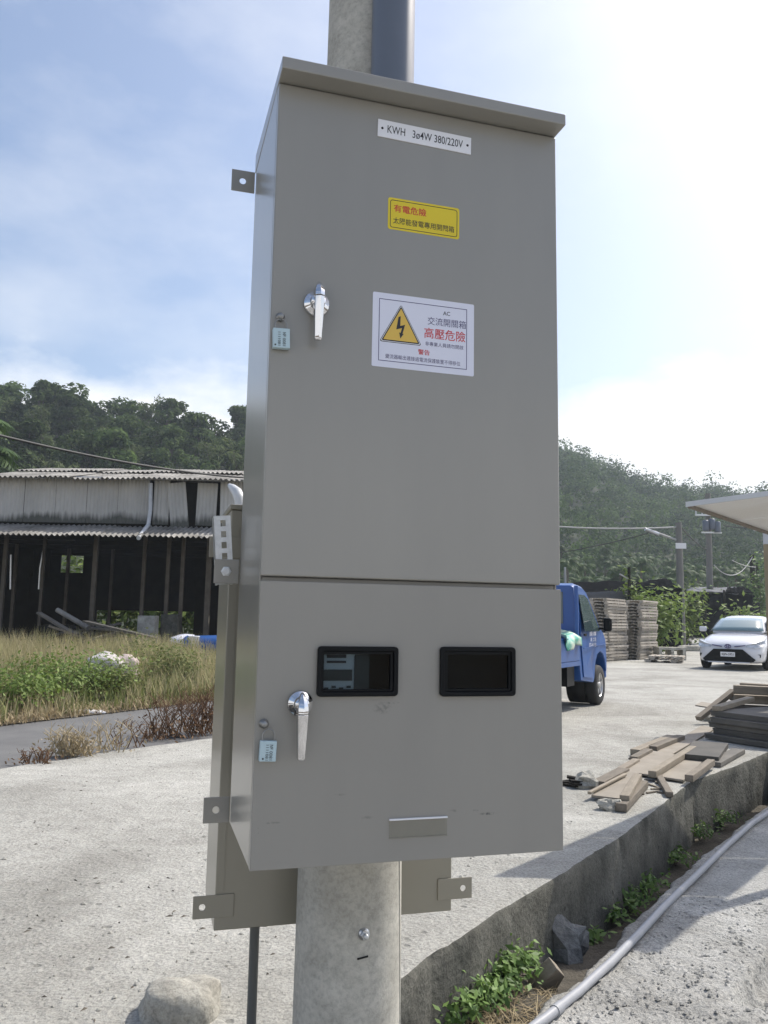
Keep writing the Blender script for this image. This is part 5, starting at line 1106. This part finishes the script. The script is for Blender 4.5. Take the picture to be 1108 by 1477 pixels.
# ------------------------------------------------------------------ utility poles and wires
def upole(px, Y, pt, r, label, m, lean=0.):
    b0 = At(px, 900, Y); zt_ = At(px, pt, Y).z
    t = empty('utility_pole', (b0.x, Y, 0), 0, label, 'utility pole'); MB().tube([(0, 0, -.1), (lean * .5, 0, zt_ / 2), (lean, 0, zt_)], [r, r * .92, r * .8], 14).build('shaft', m, t); return t, zt_
u1, z1 = upole(983, 41, 754, .19, 'weathered concrete utility pole with a slanting lamp arm beside the vine hedge', M_upole)
a = At(976, 779, 41) - u1.location; b2 = At(938, 765, 40.6) - u1.location
MB().tube([a, b2], .06, 8).build('lamp_arm', M_wirel, u1); MB().tube([b2 - Vector((.25, 0, -.06)), b2 + (a - b2) * .3 + Vector((0, 0, -.05))], [.09, .11], 8).build('lamp_head', M_galv, u1)
MB().box(-.26, .26, -.27, -.22, At(983, 792, 41).z, At(983, 784, 41).z).build('band', M_white, u1)
u2, z2 = upole(1025, 52, 712, .21, 'tall concrete utility pole with transformers, behind the white car', M_upole, .1)
for px, py in ((1018, 758), (1027, 756), (1035, 760)):
    c = At(px, py, 51.6) - u2.location; MB().lathe([(0, -.34), (.18, -.34), (.2, -.28), (.2, .28), (.15, .34), (0, .36)], 14, Matrix.Translation(c)).build('transformer', M_pvc, u2)
zc = At(1027, 745, 52).z; MB().box(-.85, .95, -.32, -.22, zc, zc + .1).build('crossarm', M_galv, u2); zc = At(1027, 770, 52).z; MB().box(-.5, .8, -.32, -.22, zc, zc + .1).build('crossarm', M_galv, u2)
for x in (-.8, -.4, .4, .85): MB().tube([(x, -.27, At(1027, 745, 52).z + .1), (x, -.27, At(1027, 745, 52).z + .5)], .05, 6).build('insulator', M_wht, u2)
u3, z3 = upole(1089, 56, 800, .2, 'dark wooden pole standing right of the net shelters', M_wdark)
u4, z4 = upole(1096, 58, 812, .12, 'short dark post just right of the dark wooden pole', M_wdark)
u5, z5 = upole(909, 33, 818, .07, 'thin post with a slanting stick, wrapped in creeper at the hedge', M_wdark)
MB().tube([At(908, 836, 33) - u5.location, At(894, 828, 32.8) - u5.location], .03, 6).build('slanting_stick', M_wirel, u5)
u6, z6 = upole(816, 36, 818, .06, 'thin bare post rising behind the truck at the cabinet edge', M_wirel)
def wire(a, b, sag, r, m, label):
    a = Vector(a); b = Vector(b); pts = [a.lerp(b, t / 16) - Vector((0, 0, 4 * sag * (t / 16) * (1 - t / 16))) for t in range(17)]
    return tag(MB().tube(pts, r, 6, True).build('overhead_wire', m), label, 'wire')
wire(At(-60, 613, 15), At(372, 690, 23.5), .18, .028, M_wire, 'black cable crossing above the old shed roof')
wire(At(620, 738, 38), At(980, 760, 41), .35, .035, M_wirel, 'pale cable running to the top of the lamp pole')
wire(At(620, 806, 44), At(938, 768, 41), .5, .025, M_wire, 'lower thin dark wire running to the slanting lamp arm')
wire(At(984, 762, 41), At(1019, 793, 52), .1, .03, M_wire, 'dark cable from the lamp pole to the transformer pole')
wire(At(1030, 815, 52), At(1087, 800, 56), 1.0, .03, M_wirel, 'sagging pale cable between transformer pole and dark pole')
wire(At(1056, 808, 50), At(1090, 818, 56), .1, .025, M_wirel, 'short thin pale wire ending at the dark wooden pole')
wire(At(1044, 758, 52), At(1160, 742, 48), .4, .03, M_wire, 'dark wire going right from the transformer pole')

# ------------------------------------------------------------------ black net shelters
def netroof(name, p, nu, nv_, lump, m, par, seed, thick=.02):
    """lumpy sheet over four corners p (a,b,c,d)"""
    a, b, c, d = [Vector(q) for q in p]; vs = []
    for i in range(nu + 1):
        for j in range(nv_ + 1):
            u, v = i / nu, j / nv_; q = a.lerp(b, u).lerp(d.lerp(c, u), v); e = math.sin(math.pi * v) * .6 + .4
            q.z += lump * (noise.noise(Vector((q.x * .7, q.y * .7, seed))) + .5 * noise.noise(Vector((q.x * 2.1, q.y * 2.1, seed))) - .35 * abs(math.sin(u * 9 + seed))) * e; vs.append(q - par.location)
    o = MB().add(vs, [(i*(nv_+1)+j, (i+1)*(nv_+1)+j, (i+1)*(nv_+1)+j+1, i*(nv_+1)+j+1) for i in range(nu) for j in range(nv_)], None, True).build(name, m, par)
    q = o.modifiers.new('thick', 'SOLIDIFY'); q.thickness = thick; return o
def P_(px, py, Y): return At(px, py, Y)
s1 = empty('net_shelter', (12, 36, 0), 0, 'long low shelter with a sagging black net roof behind the pallets', 'net shelter')
netroof('roof_net', [P_(790, 855, 33), P_(907, 851, 33.5), P_(912, 838, 40), P_(795, 841, 40)], 26, 8, .22, M_net, s1, 3)
netroof('grey_film', [P_(790, 870, 32.9), P_(906, 868, 33.4), P_(906, 852, 33.3), P_(790, 856, 32.8)], 18, 4, .06, M_film, s1, 5)
netroof('side_net', [P_(790, 940, 33.3), P_(906, 938, 33.8), P_(906, 860, 33.8), P_(790, 862, 33.3)], 14, 6, .05, M_net, s1, 6)
s2 = empty('net_shelter', (15.5, 42, 0), 0, 'black net shelter with a peaked lumpy roof just left of the lamp pole', 'net shelter')
netroof('roof_net', [P_(895, 846, 39), P_(984, 848, 39), P_(962, 834, 44), P_(912, 838, 44)], 24, 10, .32, M_net, s2, 11)
netroof('end_net', [P_(955, 935, 40), P_(990, 935, 41), P_(984, 849, 41), P_(955, 849, 40)], 8, 6, .08, M_net, s2, 12)
netroof('front_net', [P_(895, 935, 39.2), P_(984, 933, 39.2), P_(984, 849, 39.2), P_(895, 848, 39.2)], 14, 6, .08, M_net, s2, 13)
s3 = empty('net_shelter', (21, 50, 0), 0, 'farther black net shelter behind the white car, its net draped to the ground', 'net shelter')
netroof('roof_net', [P_(988, 851, 47), P_(1062, 856, 47), P_(1078, 848, 56), P_(996, 846, 56)], 22, 8, .22, M_film, s3, 21)
netroof('ridge_net', [P_(1045, 853, 46.8), P_(1090, 856, 48), P_(1072, 845, 52), P_(1052, 845, 52)], 14, 6, .3, M_net, s3, 22)
netroof('front_net', [P_(988, 918, 47.5), P_(1050, 920, 47.5), P_(1042, 856, 47.3), P_(988, 852, 47.3)], 14, 8, .12, M_net, s3, 23)
netroof('draped_net', [P_(1050, 912, 45), P_(1086, 884, 46), P_(1086, 856, 49), P_(1036, 853, 49)], 14, 10, .25, M_net, s3, 24)
netroof('side_net', [P_(1050, 925, 47), P_(1100, 922, 49), P_(1096, 868, 50), P_(1046, 880, 47)], 10, 6, .12, M_net, s3, 25)
for px, Y in ((990, 46.9), (1018, 46.9), (1046, 46.8)): p = At(px, 900, Y); MB().tube([Vector((p.x, Y, 0)) - s3.location, Vector((p.x, Y, At(px, 851, Y).z)) - s3.location], .06, 6).build('post', M_wdark, s3)
# ground litter round the lamp pole
for i, (px, py, r, lab) in enumerate(((992, 928, .28, 'pale stone by the foot of the lamp pole'), (1002, 925, .3, 'low pale rubble right of the lamp pole'), (975, 938, .18, 'small dark rubble in front of the lamp pole'), (1008, 937, .2, 'brown rubble near the white car left wheel'))):
    c = At(px, py, 38); thing_mesh(MB().rock((c.x, 38, r * .35), r, 140 + i, (1.8, 1, .6)), 'rubble', M_rock if i < 2 else M_rust, lab, 'rubble')

# ------------------------------------------------------------------ vegetation
def bush_at(px, py, Y, rad, hgt, n, leaf, m, name, label, cat, group=None, z=0, **k):
    c = At(px, py, Y); return leafy(name, (c.x, Y, z), rad, hgt, n, leaf, m, label, cat, group, **k)
bush_at(930, 940, 33.5, 1.0, 2.1, 1500, .13, M_leafy, 'vine_hedge', 'sunlit green vine hedge between the pallet stack and the lamp pole', 'hedge', drop=.5)
bush_at(948, 940, 34, 1.0, 2.2, 1500, .13, M_leafy, 'vine_hedge', 'right half of the green vine hedge reaching the lamp pole', 'hedge', drop=.5)
bush_at(996, 940, 42.5, .8, 3.0, 900, .14, M_leafy, 'creeper', 'green creeper growing up just right of the lamp pole', 'creeper', drop=.4)
bush_at(911, 940, 33, .3, 3.0, 500, .12, M_leafy, 'creeper', 'creeper climbing the thin post left of the hedge', 'creeper', drop=.5)
bush_at(1034, 920, 51.5, .35, 3.4, 420, .13, M_leafd, 'creeper', 'creeper climbing the transformer pole above the white car', 'creeper', drop=.5)
bush_at(1090, 910, 40, 1.5, 1.9, 900, .15, M_leafy, 'bush', 'bright green bush behind the right end of the white car', 'bush')
bush_at(1098, 910, 54, .9, 5.2, 900, .16, M_leafd, 'creeper', 'tall creeper on the posts at the right edge', 'creeper', drop=.4)
for i, px in enumerate((150, 178, 212, 240, 268, 296, 320, 105)):
    bush_at(px, 900, 37 + (i % 3), 1.5, 2.6 if i < 7 else 5, 420, .22, M_leafy, 'bush', 'sunlit bush seen through the open back of the shed', 'bush', 'bushes behind the shed')

def crown_mesh(name, seed, H, Rw, lobes, n, leaf, m, shape='round'):
    """tree prototype: tapered trunk with limbs + crown of leaf clumps"""
    rg = random.Random(seed); mb = MB(); L = []
    mb.tube([(0, 0, -1), (rg.uniform(-.1, .1) * H * .2, rg.uniform(-.1, .1) * H * .2, H * .35), (0, 0, H * .7)], [H * .022, H * .016, H * .006], 6, False)
    for k in range(lobes):
        a = rg.uniform(0, 6.283); t = rg.random(); rr = Rw * rg.uniform(.25, .85) * (1 - .55 * t if shape == 'round' else .6); z = H * (.38 + .55 * t)
        c = (rr * math.cos(a), rr * math.sin(a), z); s = Rw * rg.uniform(.24, .46) * (1 - .25 * t); L.append((c, s)); mb.tube([(0, 0, H * (.25 + .3 * t)), (c[0] * .6, c[1] * .6, z * .92), c], [H * .009, H * .006, H * .002], 5, False)
    per = n // lobes; C = []; Nn = []; T = []
    for c, s in L:
        d = unit(per); r = s * RNG.uniform(.55, 1.08, per) ** .6; p = np.array(c) + d * r[:, None] * np.array([1.15, 1.15, .8]); C.append(p); Nn.append(d * .8 + np.array([0, 0, .5])); T.append(np.clip(rg.uniform(.1, .75) + RNG.normal(0, .18, per), 0, 1))
    C = np.concatenate(C); Nn = np.concatenate(Nn); Nn /= np.linalg.norm(Nn, axis=1)[:, None]; V, F = leafquads(C, leaf, Nn, .6)
    return mb, V, F, np.repeat(np.concatenate(T), 4)
def bamboo_mesh(seed, H):
    rg = random.Random(seed); mb = MB(); C = []; T = []
    for k in range(9):
        a = rg.uniform(0, 6.28); b = Vector((rg.uniform(-.8, .8), rg.uniform(-.8, .8), 0)); ln = rg.uniform(.1, .3) * H; h_ = H * rg.uniform(.7, 1.05)
        pts = [b + Vector((math.cos(a) * ln * t ** 2.4, math.sin(a) * ln * t ** 2.4, h_ * (t - .12 * t ** 4))) for t in (0, .25, .5, .75, .9, 1)]
        mb.tube(pts, [.05, .05, .045, .03, .02, .01], 4, False)
        for i in range(1, 5):
            for _ in range(24):
                q = pts[i].lerp(pts[i + 1], rg.random()); s = .5 * (1.1 - i * .12); C.append((q.x + rg.gauss(0, s), q.y + rg.gauss(0, s), q.z + rg.gauss(0, s * .6) - .2)); T.append(rg.random())
    V, F = leafquads(np.array(C), .34, None, .32); return mb, V, F, np.repeat(np.array(T), 4)
def palm_mesh(seed, H, fr=11, L=1.9):
    rg = random.Random(seed); mb = MB(); mb.tube([(0, 0, -.5), (.05, 0, H * .5), (0, .05, H)], [.11, .09, .08], 7, False); Vs = []; Fs = []; T = []; o = 0
    for k in range(fr):
        a = 6.283 * k / fr + rg.uniform(-.2, .2); up_ = rg.uniform(.25, 1.1); pts = [Vector((math.cos(a) * L * t * .9, math.sin(a) * L * t * .9, H + L * (up_ * t - 1.05 * t * t))) for t in np.linspace(0, 1, 9)]
        sd = Vector((-math.sin(a), math.cos(a), 0))
        for i in range(1, 9):
            for s in (-1, 1):
                for hf in (0, .5):
                    p = pts[i - 1].lerp(pts[i], hf); l = L * .34 * math.sin(math.pi * min(.97, (i - .5 + hf) / 9 + .12)); w = L * .035; dr = (pts[i] - pts[i-1]).normalized(); tip = p + sd * s * l + dr * l * .5 - Vector((0, 0, l * .45))
                    Vs += [p - dr * w, p + dr * w, tip + dr * w * .3, tip - dr * w * .3]; Fs.append((o, o+1, o+2, o+3)); o += 4; T += [rg.random()] * 4
    return mb, np.array([tuple(v) for v in Vs]), np.array(Fs), np.array(T)
def proto(name, mesh, m, cat):
    mb, V, F, T = mesh; t = empty(name, (0, 0, 0), 0, 'x', cat); mb.build('trunk', M_trunk, t); npmesh('crown', V, F, m, t, T); return t
KINDS = [('broadleaf_tree', crown_mesh('a', 1, 9.5, 4.4, 16, 2600, .34, M_leaf), M_leaf), ('broadleaf_tree', crown_mesh('b', 2, 8.0, 3.6, 13, 2200, .32, M_leaf), M_leaf),
         ('broadleaf_tree', crown_mesh('c', 3, 11.0, 3.8, 17, 2600, .34, M_leaf, 'tall'), M_leaf), ('broadleaf_tree', crown_mesh('d', 4, 7.0, 4.2, 14, 2200, .33, M_leaf), M_leaf)]
PROT = [proto(a, b, m, 'tree') for a, b, m in KINDS] + [proto('bamboo_clump', bamboo_mesh(5, 9), M_leafb, 'bamboo'), proto('bamboo_clump', bamboo_mesh(6, 8), M_leafb, 'bamboo')]
used = set()
def plant(kind, x, y, z, sc, label, group):
    p = PROT[kind]; o = p if kind not in used else copy_tree(p); used.add(kind)
    o.location = (x, y, z); o.scale = (sc * random.uniform(.9, 1.15), sc * random.uniform(.9, 1.15), sc); o.rotation_euler = (0, 0, random.uniform(0, 6.28)); tag(o, label, None, group); return o
KD = {0: 'round dark broadleaf tree', 1: 'smaller broadleaf tree', 2: 'tall narrow-crowned tree', 3: 'low wide broadleaf tree', 4: 'feathery bamboo clump', 5: 'shorter feathery bamboo clump'}
TL = {0: 'round dark broadleaf tree on the wooded hillside behind the shed', 1: 'smaller dark broadleaf tree on the hillside behind the shed', 2: 'tall narrow-crowned broadleaf tree on the hillside behind the shed', 3: 'low wide broadleaf tree on the hillside behind the shed', 4: 'feathery pale bamboo clump on the hillside behind the shed', 5: 'shorter feathery bamboo clump on the hillside behind the shed'}
# hand-set trees along the skyline, then the slope filled row by row
def sky_tree(px, py, Y, kind, sc):
    top = At(px, py, Y); H = {0: 9.8, 1: 8.1, 2: 11.2, 3: 7.2, 4: 9, 5: 8}[kind] * sc; return plant(kind, top.x, Y, top.z - H * 1.0, sc, SKY_L.pop(0), 'trees along the skyline')
SKY_L = ['dark leafy tree cut by the left edge on the skyline', 'tallest round dark tree left on the skyline', 'broad dark tree right of the tallest on the skyline', 'pale bamboo tuft between two dark trees on the skyline', 'round dark tree in the middle of the left skyline', 'first feathery bamboo right of the middle skyline tree', 'second feathery bamboo on the left skyline', 'third thin bamboo before the gap in the skyline', 'dark tree right of the skyline gap', 'dark tree next to the cabinet on the skyline', 'tree at the cabinet edge on the left skyline', 'low tree in the skyline gap']
for px, py, Y, kd, sc in ((12, 540, 118, 0, 1.1), (88, 543, 115, 0, 1.25), (112, 560, 112, 3, 1.2), (148, 568, 118, 4, 1.1), (178, 566, 116, 0, 1.05), (208, 566, 119, 4, 1.05), (226, 570, 120, 5, 1.1), (248, 588, 121, 4, .9), (288, 581, 116, 0, 1.1), (344, 590, 118, 1, 1.2), (368, 594, 118, 0, 1.0), (262, 612, 112, 3, .9)):
    sky_tree(px, py, Y, kd, sc)
rg = random.Random(5); cnt = 0; Y = 50.
while Y < 118:
    x = -.60 * Y + rg.uniform(0, 3)
    while x < -.10 * Y:
        kd = rg.choice([0, 1, 2, 3, 0, 3, 4, 5]); yy = Y + rg.uniform(-2, 2)
        sc_t = rg.uniform(.6, .95) * (.7 + .3 * Y / 118); zt_ = hill_z(x, yy) - 1.2; v = Vector((x, yy, zt_ + 8.5 * sc_t - CAMZ)); tpx, tpy = 554 + FPX * v.dot(rt) / v.dot(fw), 738.5 - FPX * v.dot(up) / v.dot(fw)
        if tpy < 690 and tpx < 430:
            place = ('lower', 'middle', 'upper')[min(2, int((Y - 50) / 23))] + ' slope above the ' + ('left end' if tpx < 110 else 'middle' if tpx < 235 else 'right end') + ' of the shed'
            plant(kd, x, yy, zt_, sc_t, KD[kd] + ' on the ' + place, 'trees on the wooded hillside behind the shed'); cnt += 1
        x += rg.uniform(4.2, 6.2)
    Y += 5.2
# far wood on the right-hand hill reads as one mass
rg2 = np.random.default_rng(4); Cs = []; Ss = []
yy = 84.0
while yy < 300:
    xx = -.25 * yy
    while xx < .95 * yy:
        x, y = xx + rg2.uniform(-1.6, 1.6), yy + rg2.uniform(-1.6, 1.6); xr = x / y; st_ = 4.9 if .17 < xr < .53 else 6.5
        if not (xr < -.1 and y < 125):
            Cs.append((x, y, hill_z(x, y))); Ss.append(rg2.uniform(2.1, 3.9) * (.85 + .45 * (rg2.random() > .86)) * (.8 + .2 * y / 250) * (1 if st_ < 5 else 1.4))
        xx += st_
    yy += 4.9
Cs = np.array(Cs); Ss = np.array(Ss); vis = (Cs[:, 0] / Cs[:, 1] > .18) & (Cs[:, 0] / Cs[:, 1] < .52)
Vall = []; Tall = []
for c, s, v in zip(Cs, Ss, vis):
    n = 300 if v else 45; nl = 7; lc = np.array([0, 0, s * .9]) + RNG.normal(0, 1, (nl, 3)) * s * np.array([.55, .55, .35]); k = RNG.integers(0, nl, n); d = unit(n); d[:, 2] = np.abs(d[:, 2]) * 1.2 - .25
    p = lc[k] + d * s * .62 * RNG.uniform(.6, 1.05, (n, 1)); nr = d * .8 + np.array([0, 0, .5]); nr /= np.linalg.norm(nr, axis=1)[:, None]
    V, _ = leafquads(p + c, (.32 if v else .6) * (.6 + .4 * c[1] / 150), nr, .65); Vall.append(V); Tall.append(np.repeat(np.clip(rg2.uniform(.05, .7) + (RNG.random(nl) * .4 - .2)[k] + RNG.normal(0, .12, n), 0, 1), 4))
V = np.concatenate(Vall); F = np.arange(len(V)).reshape(-1, 4)
tag(npmesh('distant_forest', V, F, M_leaff, None, np.concatenate(Tall)), kind='stuff')
# palms: two at the left edge, a plantation at the foot of the right-hand hill
pA = proto('areca_palm', palm_mesh(3, 9.2, 13, 2.4), M_palm, 'palm'); c = At(-46, 606, 36); pA.location = (c.x, 36, c.z - 9.6); tag(pA, 'palm with drooping fronds at the left edge, the upper crown', None, 'palms at the left edge')
pB = copy_tree(pA); c = At(-42, 655, 33); pB.location = (c.x, 33, c.z - 9.4); tag(pB, 'palm at the left edge whose crown hangs lower', None, 'palms at the left edge')
pC = proto('areca_palm', palm_mesh(8, 5.6, 11, 1.35), M_palm, 'palm'); firstp = True
for i in range(110):
    px = rg.uniform(805, 1095); Y = rg.uniform(66, 104); c = At(px, 890, Y); o = pC if firstp else copy_tree(pC); firstp = False
    o.location = (c.x, Y, hill_z(c.x, Y) - .6); o.scale = (1, 1, rg.uniform(.8, 1.25)); o.rotation_euler = (0, 0, rg.uniform(0, 6)); tag(o, 'slim areca palm in the plantation at the foot of the far hill', None, 'areca palms below the far hill')

# ------------------------------------------------------------------ haze
hz = MB().box(-420, 460, -60, 470, -2.0, 95).build('haze', M_haze); tag(hz, kind='stuff')
